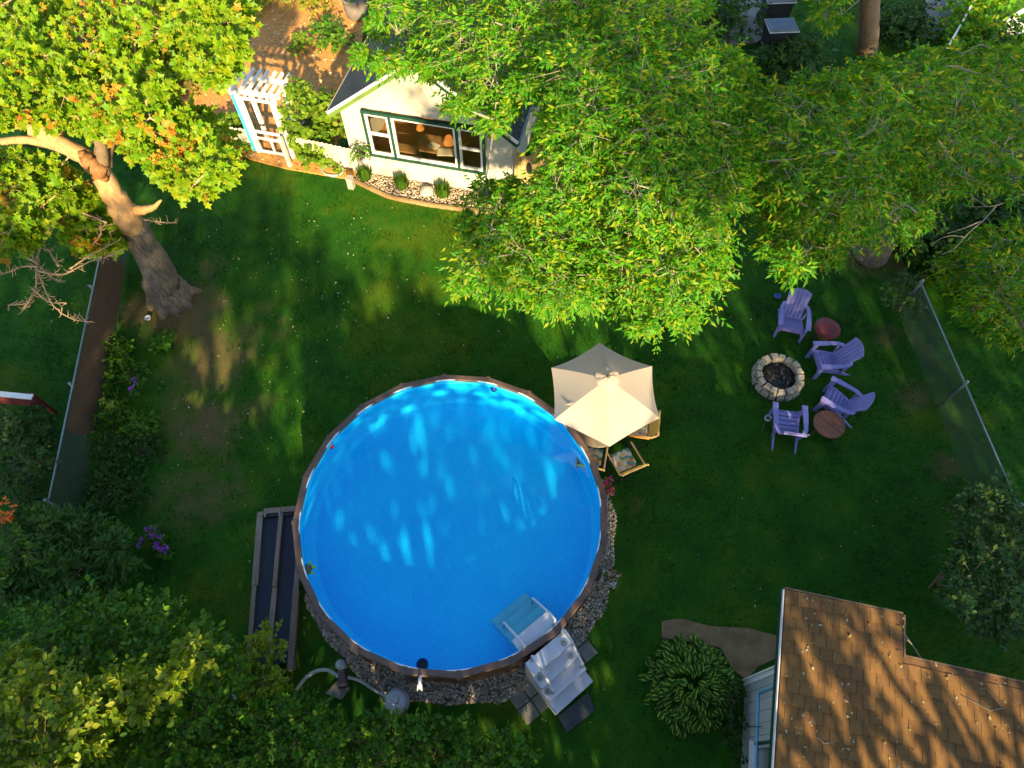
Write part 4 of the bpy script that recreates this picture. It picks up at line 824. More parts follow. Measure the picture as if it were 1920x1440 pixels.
# ------------------------------------------------------------------ arbor, gate, fence, garden
AB = at(520, 292); AB.z = 0
ar = thing('garden_arbor', 'white garden arbor with rafters and a glazed frame between its posts', 'arbor', AB, HRZ)
al = at(490, 282) - AB; Rm = Matrix.Rotation(-HRZ, 3, 'Z'); xl = (Rm @ al).x; xr = xl + 1.12; AH = 2.15
def arpt(x, y, z): return (x, y, z)
for x in (xl, xr):
    for y in (0.0, .62):
        b = MB(); b.box((x, y, AH / 2), (.10, .10, AH)); b.build('post', m_whitepaint, ar)
b = MB(); b.box((xl - .115, -.02, 1.1), (.12, .03, 2.05)); b.build('sky_tint_board', m_skytint, ar)  # added board; its blue stands for sky light on the white post
for y in (0, .62): b = MB(); b.box(((xl + xr) / 2, y, AH + .06), (xr - xl + .45, .07, .12)); b.build('top_beam', m_whitepaint, ar)
for k in range(8):
    x = xl - .2 + k * (xr - xl + .4) / 7; b = MB(); b.box((x, .31, AH + .165), (.06, 1.15, .085)); b.build('rafter', m_whitepaint, ar)
for x in (xl + .10, xr - .10): b = MB(); b.box((x, -.02, 1.06), (.09, .045, 1.96)); b.build('frame_stile', m_whitepaint, ar)
for z in (.12, .62, .86, 2.0): b = MB(); b.box(((xl + xr) / 2, -.02, z), (xr - xl - .29, .04, .075)); b.build('frame_rail', m_whitepaint, ar)
b = MB(); b.box(((xl + xr) / 2, -.02, .37), (.06, .04, .42)); b.build('mullion', m_whitepaint, ar)
for x in (xr + .06,):
    for k in range(6): b = MB(); b.box((x, .31, .3 + k * .3), (.02, .52, .03)); b.build('lattice_bar', m_whitepaint, ar)
p = at(545, 313); q = MB(); q.box((0, 0, .55), (.10, .10, 1.1)); o = q.build('garden_post', m_fencewood); o.location = (p.x, p.y, 0); o.rotation_euler.z = HRZ; tag(o, 'short cream post standing in front of the arbor right side', 'post')
def boards(name, label, A, B_, h, n, m, post=True, bw=.9):
    A, B_ = Vector(A), Vector(B_); d = B_ - A; L = d.length; t = thing(name, label, 'fence', (A.x, A.y, 0), math.atan2(d.y, d.x))
    for k in range(n): b = MB(); s = L / n; hh = h + random.uniform(-.015, .015); b.prism([(k * s + s * .04, .06), (k * s + s * .96, .06), (k * s + s * .96, hh), (k * s + s * .5, hh + .03), (k * s + s * .04, hh)], -.012 + random.uniform(-.004, .004), .012, XZ); b.build('board', m, t)
    for z in (.25, h - .2): b = MB(); b.box((L / 2, .04, z), (L, .04, .08)); b.build('rail', m, t)
    return t
fA, fB = at(668, 322), at(565, 300)
boards('board_fence', 'low cream board fence between the cottage and the arbor', fB, fA, .85, 13, m_fencewood)
boards('board_fence', 'low cream board fence left of the arbor behind the maple', at(400, 278), at(488, 286), .85, 11, m_fencewood)
gA = HL + h1 * (W_ + .12) + h2 * .05
gt = thing('wooden_gate', 'golden wooden gate with a dark peephole at the right cottage corner', 'gate', gA, HRZ - R(4))
hole = (.38, 1.25)
for k in range(5):
    x0, x1 = k * .17 + .004, k * .17 + .166; top = lambda x: 1.62 + .5 * ((x - .36) / .42) ** 2 * (1.25 if x > .36 else .55); pl = [(x0, .05), (x1, .05), (x1, top(x1)), ((x0 + x1) / 2, top((x0 + x1) / 2)), (x0, top(x0))]
    if k == 2:
        b = MB(); b.prism([(x0, .05), (x1, .05), (x1, 1.02), (x0, 1.02)], -.015, .015, XZ); b.prism([(x0, 1.46), (x1, 1.46), (x1, top(x1)), (x0, top(x0))], -.015, .015, XZ); b.build('board', m_gatewood, gt)
    else: b = MB(); b.prism(pl, -.015, .015, XZ); b.build('board', m_gatewood, gt)
b = MB(); b.tube([(.425 + .105 * math.cos(R(a)), -.012, 1.24 + .235 * math.sin(R(a))) for a in range(0, 361, 24)], .018, 6, False); b.build('peephole_ring', m_gatewood, gt, True)
for z in (.4, 1.5): b = MB(); b.box((.425, .035, z), (.84, .035, .09)); b.build('rail', m_gatewood, gt)
b = MB(); b.box((.92, .02, .8), (.1, .1, 1.6)); b.build('gate_post', m_brownpl, gt)
b = MB(); b.box((.425, .06, 1.24), (.16, .01, .44)); b.build('peephole_screen', m_black, gt)
p = at(562, 236, .45); t = thing('storage_bench', 'dark brown slatted storage box in the plants behind the board fence', 'box', (p.x, p.y, 0), R(58))
b = MB(); b.box((0, 0, .2), (.9, .42, .4)); b.build('body', m_brownpl, t)
for k in range(4): b = MB(); b.box((0, -.165 + k * .11, .42), (.96, .095, .03)); b.build('lid_slat', m_brownpl, t)
b = MB(); b.box((.12, .0, .445), (.25, .06, .015), rz=.2); b.build('label_plate', m_whitepaint, t)
p = at(647, 272, .1); t = thing('watering_can', 'green watering can by the cottage wall behind the board fence', 'watering can', (p.x, p.y, 0)); m_can = mat('green_plastic', (.01, .16, .06), None, rough=.4)
b = MB(); b.lathe([(.13, 0), (.14, .05), (.12, .28), (.06, .3)], 16); b.build('body', m_can, t, True); b = MB(); b.tube([(.1, 0, .08), (.25, 0, .2), (.33, 0, .33)], [.03, .02, .03], 8); b.build('spout', m_can, t, True); b = MB(); b.tube([(-.12, 0, .08), (-.2, 0, .2), (-.12, 0, .32), (0, 0, .36), (.06, 0, .29)], .014, 6); b.build('handle', m_can, t, True)
p = at(624, 322, .12); t = thing('planter_bowl', 'oval pale bowl planter on the lawn edge by the board fence', 'planter', (p.x, p.y, 0), HRZ)
b = MB(); b.lathe([(.16, 0), (.26, .10), (.32, .22), (.30, .22), (.24, .16), (.001, .15)], 22, cap=False)
b.v = [(x * 1.15, y * .75, z) for x, y, z in b.v]; b.build('bowl', m_hose, t, True); b = MB(); b.lathe([(.26, .17), (.001, .19)], 18, cap=False); b.v = [(x * 1.1, y * .7, z) for x, y, z in b.v]; b.build('soil', m_mulch, t)
P, T, N, S, tw = foliage([(p.x, p.y, .24, .26, .16, .12)], 16, 6, .16, .09); V, F = stamp(P, T, N, S, *OVAL); tag(npmesh('foliage', V, F, m_vine, t), kind='stuff')
p = at(667, 12, .4); t = thing('large_pot', 'large ribbed grey pot at the top edge left of the cottage roof', 'pot', (p.x, p.y, 0))
b = MB(); b.lathe([(.28, 0), (.38, .1), (.42, .3), (.43, .38), (.41, .42), (.44, .56), (.42, .62), (.46, .72), (.47, .78), (.40, .78), (.38, .68), (.001, .66)], 26, cap=False); b.build('pot', m_terr, t, True)
P, T, N, S, tw = foliage([(p.x, p.y, .85, .3, .3, .15)], 22, 6, .2, .1); V, F = stamp(P, T, N, S, *OVAL); tag(npmesh('foliage', V, F, m_vine, t), kind='stuff')
def pl(px, z=0): q = at(*px, z); return (q.x, q.y)
plant('grape_vine', 'bright leafy vine sprawling in front of the board fence', 'vine', pl((592, 308)), .62, .75, 9, m_vine, MAPLE, .15, spr=14)
plant('climbing_vine', 'leafy vine climbing the right side of the arbor', 'vine', pl((552, 292)), .5, 2.2, 0, m_vine, OVAL, .13, lobes=[(*at(548 + random.uniform(-6, 14), v, z)[:], .24, .24, .22) for v, z in ((165, 2.3), (182, 2.2), (200, 1.9), (222, 1.5), (246, 1.1), (262, .8))], spr=18)
plant('climbing_vine', 'leafy vine on the low fence left of the arbor', 'vine', pl((445, 272)), .6, .9, 7, m_vine, MAPLE, .14, spr=12)
plant('leafy_bush', 'leafy green bush with big round leaves against the cottage left wall', 'bush', pl((612, 252)), .95, 1.25, 16, m_vine, OVAL, .17, spr=14)
plant('flowering_plant', 'red orange flowered plant beside the cottage roof corner', 'plant', pl((577, 205)), .4, .8, 5, m_vine, OVAL, .1, fl=m_orange, nfl=26)
plant('ornamental_plant', 'rusty orange rounded plant near the top left maple', 'plant', pl((378, 165)), .65, .7, 8, m_olive, LANCE, .16, spr=18)
plant('ornamental_plant', 'dark olive rounded plant left of the rusty one', 'plant', pl((322, 172)), .7, .7, 8, m_shrub, LANCE, .14, spr=18)
plant('ornamental_plant', 'pale yellow bush directly behind the arbor left side', 'plant', pl((430, 130)), .5, .6, 6, m_goldplant, OVAL, .1, spr=14)
plant('garden_bush', 'golden green bush at the top edge above the mulch bed', 'bush', pl((500, 12)), .95, .95, 12, m_goldplant, OVAL, .12, spr=14)
plant('garden_bush', 'yellow bush at the top edge left of the large pot', 'bush', pl((588, 22)), .85, .9, 10, m_goldplant, OVAL, .12, spr=14)
plant('garden_bush', 'green bush between the mulch and the cottage roof', 'bush', pl((630, 85)), .75, .8, 9, m_shrub, OVAL, .12, spr=14)
plant('garden_plant', 'low green plant in the middle of the orange mulch', 'plant', pl((560, 95)), .45, .5, 5, m_vine, OVAL, .1, spr=14)
plant('flowering_plant', 'low plant with orange flowers at the foot of the arbor', 'plant', pl((455, 300)), .4, .3, 4, m_olive, OVAL, .08, fl=m_orange, nfl=14)

# ------------------------------------------------------------------ chain link fences
def chain_fence(name, label, A, B_, h, ext0, ext1, screen=None, ps=1):
    A, B_ = Vector(A), Vector(B_); d = (B_ - A).normalized(); A = A - d * ext0; B_ = B_ + d * ext1; L = (B_ - A).length
    t = thing(name, label, 'fence', (A.x, A.y, 0), math.atan2(d.y, d.x))
    b = MB(); b.tube([(0, 0, h), (L, 0, h)], .021, 8); b.build('top_rail', m_metal, t, True)
    n = max(2, round(L / 2.6))
    for k in range(n + 1):
        b = MB(); b.tube([(L * k / n, .055 * ps, 0), (L * k / n, .055 * ps, h + .03)], .03, 8); b.lathe([(.04, h + .03), (.03, h + .06), (.001, h + .08)], 10, (L * k / n, .055 * ps, 0), cap=False); b.build('post', m_metal, t, True)
    b = MB(); s = .07; r = .0045
    def wire(p, q):
        x0, z0 = p; x1, z1 = q; b.add([(x0 - r, 0, z0), (x0 + r, 0, z0), (x1 + r, 0, z1), (x1 - r, 0, z1), (x0, r * 1.5, z0), (x1, r * 1.5, z1)], [(0, 1, 2, 3), (1, 4, 5, 2), (4, 0, 3, 5)])
    k = -int(h / s) - 1
    while k * s < L:
        x = k * s; a0, a1 = max(x, 0), min(x + h, L)
        if a1 > a0: wire((a0, .03 + a0 - x), (a1, .03 + (a1 - x) * .97)); wire((a0, h - (a0 - x) * .97), (a1, h - (a1 - x) * .97))
        k += 1
    mesh_ = b.build('wire_mesh', m_wire, t); tag(mesh_, kind='stuff')
    if screen:
        x0, x1, side = screen; b = MB(); n = 40; vs = []
        for i in range(n + 1):
            x = x0 + (x1 - x0) * i / n; zb = .05 + max(0, (i - n * .90) / (n * .10)) ** 2 * .85
            vs += [(x, side * (.025 + .012 * math.sin(i * .9)), zb), (x, side * .022, h - .03)]
        b.add(vs, [(2 * i, 2 * i + 2, 2 * i + 3, 2 * i + 1) for i in range(n)]); b.build('privacy_screen', m_screen, t)
    return t
a, b_ = at(185, 490, 1.2), at(98, 905, 1.2)
LF = (b_ - a).length
chain_fence('chain_link_fence', 'chain link fence with brown privacy screen on the left side of the yard', (a.x, a.y), (b_.x, b_.y), 1.2, 2.0, .4, (1.3, 2.0 + 4.75, 1), -1)
a, b_ = at(1733, 545, 1.2), at(1890, 905, 1.2)
chain_fence('chain_link_fence', 'bare chain link fence on the right side beyond the fire pit', (a.x, a.y), (b_.x, b_.y), 1.2, .3, .5)

# ------------------------------------------------------------------ garage
ga = thing('garage', 'garage with weathered brown shingle roof at the lower right corner', 'garage', (GRX.x, GRX.y, 0), GRZ)
RZ0 = 3.0; SLP = R(7)
def rp(x, y): return Vector((x, y, RZ0 + y * math.tan(SLP)))          # roof falls to the south (-y)
BX = 1.90; CY = -.66; EX = 7.5; SY = -6.0
rpoly = [(-.02, 0), (-.02, SY), (EX, SY), (EX, CY), (BX, CY), (BX, 0)]
b = MB(); tp = [rp(*q) for q in rpoly]; lo = [v - Vector((0, 0, .10)) for v in tp]; n = len(tp)
b.add(tp + lo, [tuple(range(n)), tuple(range(n, 2 * n))[::-1]] + [(i, n + i, n + (i + 1) % n, (i + 1) % n) for i in range(n)]); roof = b.build('roof', mat('roof_felt', (.12, .06, .025), None, rough=.9), ga)
m_sh = []
for i, (a, b2) in enumerate((((.205, .105, .028), (.15, .074, .022)), ((.225, .116, .033), (.167, .084, .026)), ((.187, .093, .027), (.138, .068, .022)))): m_sh.append(mat('brown_shingle', a, b2, 7, .9, bump=.5, bscale=60, lo=.3, hi=.7))
sw, sh_ = .198, .192
me_sh = []
for i in range(4):
    b = MB(); x, y = (sw if i < 3 else sw * .5) - .004, sh_ * 1.15; b.add([(0.002, 0, .004), (x, 0, .004), (x, -y, .018), (.002, -y, .018), (.002, -y, .002), (x, -y, .002)], [(3, 2, 1, 0), (3, 4, 5, 2), (0, 4, 3), (2, 5, 1)])
    me = bpy.data.meshes.new('shingle'); me.from_pydata(b.v, [], b.f); me.update(); me.materials.append(m_sh[i % 3]); me_sh.append(me)
cand = []
row = 0; y = 0.0
while y > SY:
    off = (row % 2) * sw * .5 + .01; x = -off
    while x < EX:
        xc = x + sw / 2
        if xc < EX and not (xc > BX - .06 and y > CY + .02): cand.append((x, y))
        x += sw
    y -= sh_; row += 1
def vis(c):
    q = ga.location + Matrix.Rotation(GRZ, 3, 'Z') @ rp(c[0] + sw / 2, c[1] - sh_ / 2); Y = q.y * math.cos(TAU) + (q.z - CAMH) * math.sin(TAU); Z = -q.y * math.sin(TAU) + (q.z - CAMH) * math.cos(TAU)
    u, v = 960 - FPX * q.x / Z, 720 + FPX * Y / Z; return -5 < u < 1925 and v < 1446
near = [c for c in cand if vis(c)]; far = [c for c in cand if not vis(c)]
if len(near) > 300: far += near[300:]; near = near[:300]
for i, c in enumerate(near):
    hf = c[0] < -.05; o = bpy.data.objects.new('shingle', me_sh[3] if hf else random.choice(me_sh[:3])); C.objects.link(o); o.parent = roof; o.location = rp(c[0] + (sw * .5 if hf else 0), c[1]) + Vector((0, random.uniform(-.006, .006), random.uniform(.004, .010))); o.rotation_euler = (SLP, random.uniform(-.006, .006), random.uniform(-.01, .01))
if far:
    b = MB()
    for c in far:
        Mx = Matrix.Rotation(SLP, 3, 'X'); vs = [(0.004, 0, .004), (sw - .008, 0, .004), (sw - .008, -sh_ * 1.18, .020), (.004, -sh_ * 1.18, .020)]; b.add([Mx @ Vector(v) + rp(*c) for v in vs], [(3, 2, 1, 0)])
    tag(b.build('shingle_field', m_sh[0], roof), kind='stuff')
for (p0, p1) in (((-.02, 0.02), (BX, .02)), ((BX + .02, 0), (BX + .02, CY)), ((BX + .02, CY + .02), (EX, CY + .02))):
    b = MB(); b.beam(rp(*p0) + Vector((0, 0, -.05)), rp(*p1) + Vector((0, 0, -.05)), .03, .12); b.build('fascia', m_edgebrown, roof)
b = MB(); b.beam(rp(-.035, 0) + Vector((0, 0, -.03)), rp(-.035, SY) + Vector((0, 0, -.03)), .016, .07); b.build('rake_board', m_whitepaint, roof)
b = MB(); b.beam(rp(-.028, 0) + Vector((0, 0, -.155)), rp(-.028, SY) + Vector((0, 0, -.155)), .03, .12); b.build('rake_trim', m_green, roof)
WXL = .26; NY = -1.10
k = 0; y = NY
while y > SY + .1:                                                 # vertical siding boards on the left wall
    yn = y - .20
    if not (-3.05 < y - .1 < -2.25): b = MB(); b.box((WXL, (y + yn) / 2, 1.28 + .5 * 0), (.05, .192, 2.5 + (y * math.tan(SLP)) * 0)); b.build('siding_board', m_garage, ga)
    else:
        for zc, hh in ((2.17, .72), (.43, .80)): b = MB(); b.box((WXL, (y + yn) / 2, zc), (.05, .192, hh)); b.build('siding_board', m_garage, ga)
    y = yn
b = MB(); b.box((3.7, NY, 1.28), (6.84, .05, 2.5)); b.box((WXL + .06, (NY + SY) / 2, 1.28), (.04, NY - SY - .1, 2.5)); b.build('wall', m_garage, ga)
b = MB(); b.box((WXL - .035, NY + .01, 1.28), (.03, .14, 2.5)); b.build('corner_board', m_whitepaint, ga)
b = MB(); b.box((WXL - .01, NY + .04, 1.28), (.16, .03, 2.5)); b.build('corner_board', m_whitepaint, ga)
b = MB(); b.tube([(WXL - .05, -4.2, 1.0), (WXL - .05, NY - .32, 1.0), (WXL - .05, NY - .28, 1.05), (WXL - .05, NY - .26, 2.4)], .022, 8); b.build('conduit', m_pipe, ga)
b = MB(); b.tube([(WXL - .08, -1.95, .7), (WXL - .08, -1.98, 1.35)], .008, 5); b.build('cable', m_black, ga)
wd = MB(); YW0, YW1, ZW0, ZW1 = -2.25, -3.05, .85, 1.75
wd.box((WXL - .02, (YW0 + YW1) / 2, ZW1 + .03), (.10, .9, .06)); wd.box((WXL - .01, YW0 + .02, (ZW0 + ZW1) / 2), (.08, .05, ZW1 - ZW0 - .002)); wd.box((WXL - .01, YW1 - .02, (ZW0 + ZW1) / 2), (.08, .05, ZW1 - ZW0 - .002)); wo = wd.build('window', m_green, ga)
b = MB(); b.box((WXL - .05, (YW0 + YW1) / 2, ZW0 - .03), (.13, .92, .06)); b.build('sill', m_whitepaint, wo)
b = MB(); b.box((WXL + .02, (YW0 + YW1) / 2, (ZW0 + ZW1) / 2), (.01, .79, .89)); b.build('pane', m_glass, wo); b = MB(); b.box((WXL + .05, (YW0 + YW1) / 2, (ZW0 + ZW1) / 2 - .08), (.012, .79, .72)); b.build('blind', m_garage, wo)
def stick(name, label, pts, r, branches=()):
    o0 = Vector(pts[0]); b = MB(); n = len(pts); b.tube([Vector(p) - o0 for p in pts], [r * (1 - .6 * i / (n - 1)) for i in range(n)], 5)
    for br in branches: b.tube([Vector(p) - o0 for p in br], [r * .6, r * .3] if len(br) == 2 else [r * .6] + [r * .4] * (len(br) - 1), 4)
    o = b.build(name, m_twiggrey, None, True); o.location = o0; return tag(o, label, 'stick')
def onroof(u, v, dz=.03):
    """point of the garage roof plane seen at (u,v)"""
    z = 3.0
    for _ in range(8): q = at(u, v, z); z = RZ0 + ((q - Vector((GRX.x, GRX.y, 0))).dot(e2)) * math.tan(SLP)
    q = at(u, v, z); q.z += dz; return q
stick('fallen_stick', 'forked bare stick lying on the brown garage roof at right', [onroof(1878, 1328), onroof(1854, 1333), onroof(1832, 1321), onroof(1800, 1304)], .009, [(onroof(1878, 1328), onroof(1862, 1308), onroof(1848, 1292), onroof(1828, 1290))])
stick('fallen_stick', 'thin stick near the bottom edge of the garage roof', [onroof(1530, 1382), onroof(1545, 1394), onroof(1562, 1392)], .01)
stick('dead_branch', 'pale bare branch leaning on the corner of the garage roof', [at(1730, 1240, 2.75), at(1712, 1212, 2.8), at(1694, 1185, 3.0)], .016, [(at(1708, 1205, 2.85), at(1697, 1198, 2.9))])
b = MB()
n = 520; uu = RNG.uniform(1440, 1920, n); vv = RNG.uniform(1110, 1440, n); P = []
for u, v in zip(uu, vv):
    q = onroof(u, v, .035); lx = (q - Vector((GRX.x, GRX.y, 0))).dot(e1); ly = (q - Vector((GRX.x, GRX.y, 0))).dot(e2)
    if 0 < lx and ly < 0 and not (lx > BX and ly > CY) and (lx < .5 or random.random() < .45 or lx > 1.4 and ly > -1): P.append(q)
P = np.array(P); n = len(P); V, F = stamp(P, np.stack([RNG.normal(size=n), RNG.normal(size=n), RNG.normal(0, .2, n)], 1), np.array([0, 0, 1.0]) + RNG.normal(0, .3, (n, 3)), .02 + .05 * RNG.random(n) ** 2, *OVAL); tag(npmesh('roof_leaf_litter', V, F, m_fallen), 'small dry leaves scattered on the garage roof', 'leaves', kind='stuff')

# ------------------------------------------------------------------ hosta with separate leaves
HO = at(1292, 1285); hs = thing('hosta', 'big round hosta with cream edged leaves beside the dirt path', 'plant', (HO.x, HO.y, 0))
m_hosta = []
for gcol, ecol in (((.016, .07, .004), (.17, .22, .02)), ((.02, .085, .004), (.20, .25, .03)), ((.012, .055, .004), (.11, .16, .015))):
    m, t, p = newmat('hosta_leaf'); tc = nd(t, 'ShaderNodeTexCoord'); s = nd(t, 'ShaderNodeSeparateXYZ'); t.links.new(tc.outputs['Object'], s.inputs[0]); ab = nd(t, 'ShaderNodeMath'); ab.operation = 'ABSOLUTE'; t.links.new(s.outputs[0], ab.inputs[0])
    r = ramp(t, ab.outputs[0], [(.038, gcol), (.056, tuple(1.5 * v for v in ecol))]); t.links.new(r.outputs[0], p.inputs['Base Color']); p.inputs['Roughness'].default_value = .6; p.inputs['Specular IOR Level'].default_value = .15; m_hosta.append(m)
hme = []
for i in range(3):
    L = .22; pts = []
    prof = [(0, 0, 0), (.05, .035, .012), (.078, .09, .018), (.07, .145, .004), (.03, .19, -.022), (0, .21, -.035)]
    v = [(0, 0, 0)] + [(x, y, z) for x, y, z in prof[1:5]] + [prof[5]] + [(-x, y, z) for x, y, z in prof[4:0:-1]] + [(0, .05, -.004), (0, .11, -.008), (0, .17, -.018)]
    f = [(0, 1, 10), (0, 10, 9), (1, 2, 11, 10), (9, 10, 11, 8), (2, 3, 12, 11), (8, 11, 12, 7), (3, 4, 12), (12, 6, 7), (4, 5, 12), (5, 6, 12)]
    me = bpy.data.meshes.new('leaf'); me.from_pydata(v, [], f); me.update(); me.materials.append(m_hosta[i]); hme.append(me)
nl = 290
for k in range(nl):
    q = math.sqrt((k + .5) / nl); a = k * 2.39996 + random.uniform(-.2, .2); rr = .82 * q * random.uniform(.85, 1.08); z = .52 * (1 - q ** 2.2) + .10 + random.uniform(-.05, .05)
    o = bpy.data.objects.new('leaf', hme[k % 3]); C.objects.link(o); o.parent = hs; o.location = (rr * math.cos(a), rr * math.sin(a), z)
    pitch = random.uniform(.35, .75) - q * .75; o.rotation_euler = (pitch, random.uniform(-.4, .4), a - math.pi / 2 + random.uniform(-.8, .8)); k_ = random.uniform(.5, .9); o.scale = (k_ * .9, k_ * 1.2, k_)
A = np.zeros((120, 3)); A[:, :2] = np.array([HO.x, HO.y]) + RNG.normal(0, .08, (120, 2)); aa = RNG.uniform(0, 6.28, 120); q = .75 * np.sqrt(RNG.random(120)); B2 = np.stack([HO.x + q * np.cos(aa), HO.y + q * np.sin(aa), .45 * (1 - q) + .1], 1); tag(twigmesh('stem', A, B2, .008, m_grasstuft, hs), kind='stuff')

# ------------------------------------------------------------------ neighbour things at the edges
p = at(60, 744, 1.0); t = thing('red_play_panel', 'low red board panel with white cap at the left edge of the neighbour lawn', 'panel', (p.x, p.y, 0), R(-6))
b = MB(); b.box((-1.5, .02, .72), (2.96, .05, .50)); b.build('board', mat('barn_red', (.18, .03, .028), (.13, .022, .02), 5, .7), t)
b = MB(); b.box((-1.5, 0, .985), (3.0, .13, .03)); b.build('cap_board', m_whitepaint, t)
for x in (-.08, -1.5): b = MB(); b.box((x, .085, .49), (.08, .07, .94)); b.build('post', m_redpost, t)
bn = at(1466, 48, 1.0); t = thing('wheelie_bin', 'black wheeled bin with glossy lid on the top right pad edge', 'bin', (bn.x, bn.y, 0), R(3))
b = MB(); q = [(-.40, -.30, 0), (.40, -.30, 0), (.40, .30, 0), (-.40, .30, 0)]; tq = [(x * 1.15, y * 1.15, .98) for x, y, z in q]; b.add(q + tq, [(3, 2, 1, 0), (0, 1, 5, 4), (1, 2, 6, 5), (2, 3, 7, 6), (3, 0, 4, 7)]); b.build('body', m_black, t)
b = MB(); q = [(-.48, -.37, .98), (.48, -.37, .98), (.48, .37, .98), (-.48, .37, .98)]; tq = [(x * .86, y * .84, 1.07) for x, y, z in q]; b.add(q + tq, [(0, 1, 5, 4), (1, 2, 6, 5), (2, 3, 7, 6), (3, 0, 4, 7), (4, 5, 6, 7)]); b.build('lid', m_binlid, t)
b = MB(); b.tube([(-.49, -.38, 1.0), (.49, -.38, 1.0), (.49, .38, 1.0), (-.49, .38, 1.0), (-.49, -.38, 1.0)], .02, 6); b.build('lid_rim', m_hose, t)
for s in (-1, 1): b = MB(); b.tube([(s * .36, .36, .12), (s * .42, .36, .12)], .12, 14); b.build('wheel', m_black, t)
bn2 = at(1462, -6, 1.0); t2 = t.copy(); C.objects.link(t2); t2.location = (bn2.x, bn2.y, 0); t2['label'] = 'second dark bin half out of the top edge behind the first'; t['group'] = t2['group'] = 'wheeled bins at the back'
for ch in list(t.children): c_ = ch.copy(); C.objects.link(c_); c_.parent = t2
A, B_ = at(1764, 112, .8), at(1832, -8, .8); t = thing('white_rail', 'white rail on short posts running diagonally through leaves at top right', 'rail', (A.x, A.y, 0))
b = MB(); b.beam(A, B_, .06, .16); b.build('rail', m_whitepaint, t, world=True)
for f in (.03, .5, .97): q = A.lerp(B_, f); b = MB(); b.beam((q.x, q.y, 0), (q.x, q.y, .75), .08, .08, up=(1, 0, 0)); b.build('post', m_whitepaint, t, world=True)
p = at(1905, 48, .7); t = thing('garden_bench', 'white slatted garden bench at the far top right corner', 'bench', (p.x, p.y, 0), R(35))
for k in range(5): b = MB(); b.box((0, -.2 + k * .1, .45), (1.5, .08, .03)); b.build('seat_slat', m_whitepaint, t)
for k in range(4): b = MB(); b.box((0, .28, .55 + k * .12), (1.5, .03, .09)); b.build('back_slat', m_whitepaint, t)
for x in (-.68, .68):
    for y in (-.2, .25): b = MB(); b.box((x, y, .22), (.07, .07, .44)); b.build('leg', m_whitepaint, t)

# ------------------------------------------------------------------ flowers and beds
f1 = at(1145, 912, .15); plant('flower_clump', 'pink and red flowers at the right pool edge below the floral chair', 'flowers', (f1.x, f1.y), .22, .32, 4, m_shrub, OVAL, .06, fl=m_pink, nfl=36)
f2 = at(1141, 1088, .05); t = thing('flower_stand', 'wire planter stand with red flowers on the gravel right of the pool', 'planter', (f2.x, f2.y, 0), R(-20))
for x in (-.2, .2):
    for y in (-.16, .16): b = MB(); b.tube([(x, y, 0), (x, y, .32)], .01, 5); b.build('leg', m_terr, t)
b = MB(); b.tube([(-.2, -.16, .3), (.2, -.16, .3), (.2, .16, .3), (-.2, .16, .3), (-.2, -.16, .3)], .012, 5); b.build('frame', m_terr, t); b = MB(); b.box((0, 0, .14), (.34, .26, .2)); b.build('trough', m_whitepaint, t)
P = np.array([f2.x, f2.y, .32]) + RNG.normal(0, 1, (140, 3)) * np.array([.11, .09, .04]); V, F = stamp(P, RNG.normal(size=(140, 3)), RNG.normal(size=(140, 3)) + np.array([0, 0, 1]), .06, *OVAL); tag(npmesh('foliage', V, F, m_shrub, t), kind='stuff')
P = np.array([f2.x, f2.y, .38]) + RNG.normal(0, 1, (40, 3)) * np.array([.11, .09, .03]); V, F = stamp(P, RNG.normal(size=(40, 3)), RNG.normal(size=(40, 3)) + np.array([0, 0, 1]), .05, *OVAL); tag(npmesh('flowers', V, F, m_pink, t), kind='stuff')
FLG = 'purple flowers in the left border'
for px, lab, n in (((250, 717), 'single purple flower plant near the brown fence screen', 5), ((278, 990), 'upper purple phlox cluster at the lower left border', 9), ((268, 1004), 'left purple phlox cluster in the lower left border', 6), ((297, 1010), 'right purple phlox cluster nearest the lawn', 9), ((294, 1030), 'lowest purple phlox cluster in the left border', 7)):
    p = at(*px, .45); plant('phlox', lab, 'flowers', (p.x, p.y), .2, .5, 3, m_shrub, LANCE, .1, FLG, m_purple, n, spr=8)
p = at(203, 752, .6); plant('yellow_weed', 'tall weed with yellow green flower head beside the brown screen', 'weed', (p.x, p.y), .25, .7, 3, m_shrub, LANCE, .12, fl=m_yellowfl, nfl=26, spr=8)
WG = 'low weeds along the left fence'
wl = [((222, 655), .5, 'low weed clump under the maple beside the screen top'), ((232, 705), .55, 'low weed clump left of the single purple flower'), ((215, 790), .6, 'weed clump at the lower end of the brown screen'), ((268, 790), .5, 'weed clump on the lawn side right of the yellow flowers'), ((200, 860), .7, 'weed clump in front of the bare wire mesh'), ((255, 850), .6, 'weed clump between the mesh end and worn lawn'), ((235, 930), .75, 'weed clump above the purple phlox'), ((170, 935), .8, 'broad weed clump at the end of the left fence rail'), ((300, 640), .3, 'tiny weed clump on the worn soil below the trunk')]
for px, r, lab in wl: p = at(*px, .15); plant('weed_clump', lab, 'weeds', (p.x, p.y), r, .35, 6, m_dark if px[1] > 820 else m_shrub, OVAL, .09, WG, spr=13, lv=6)

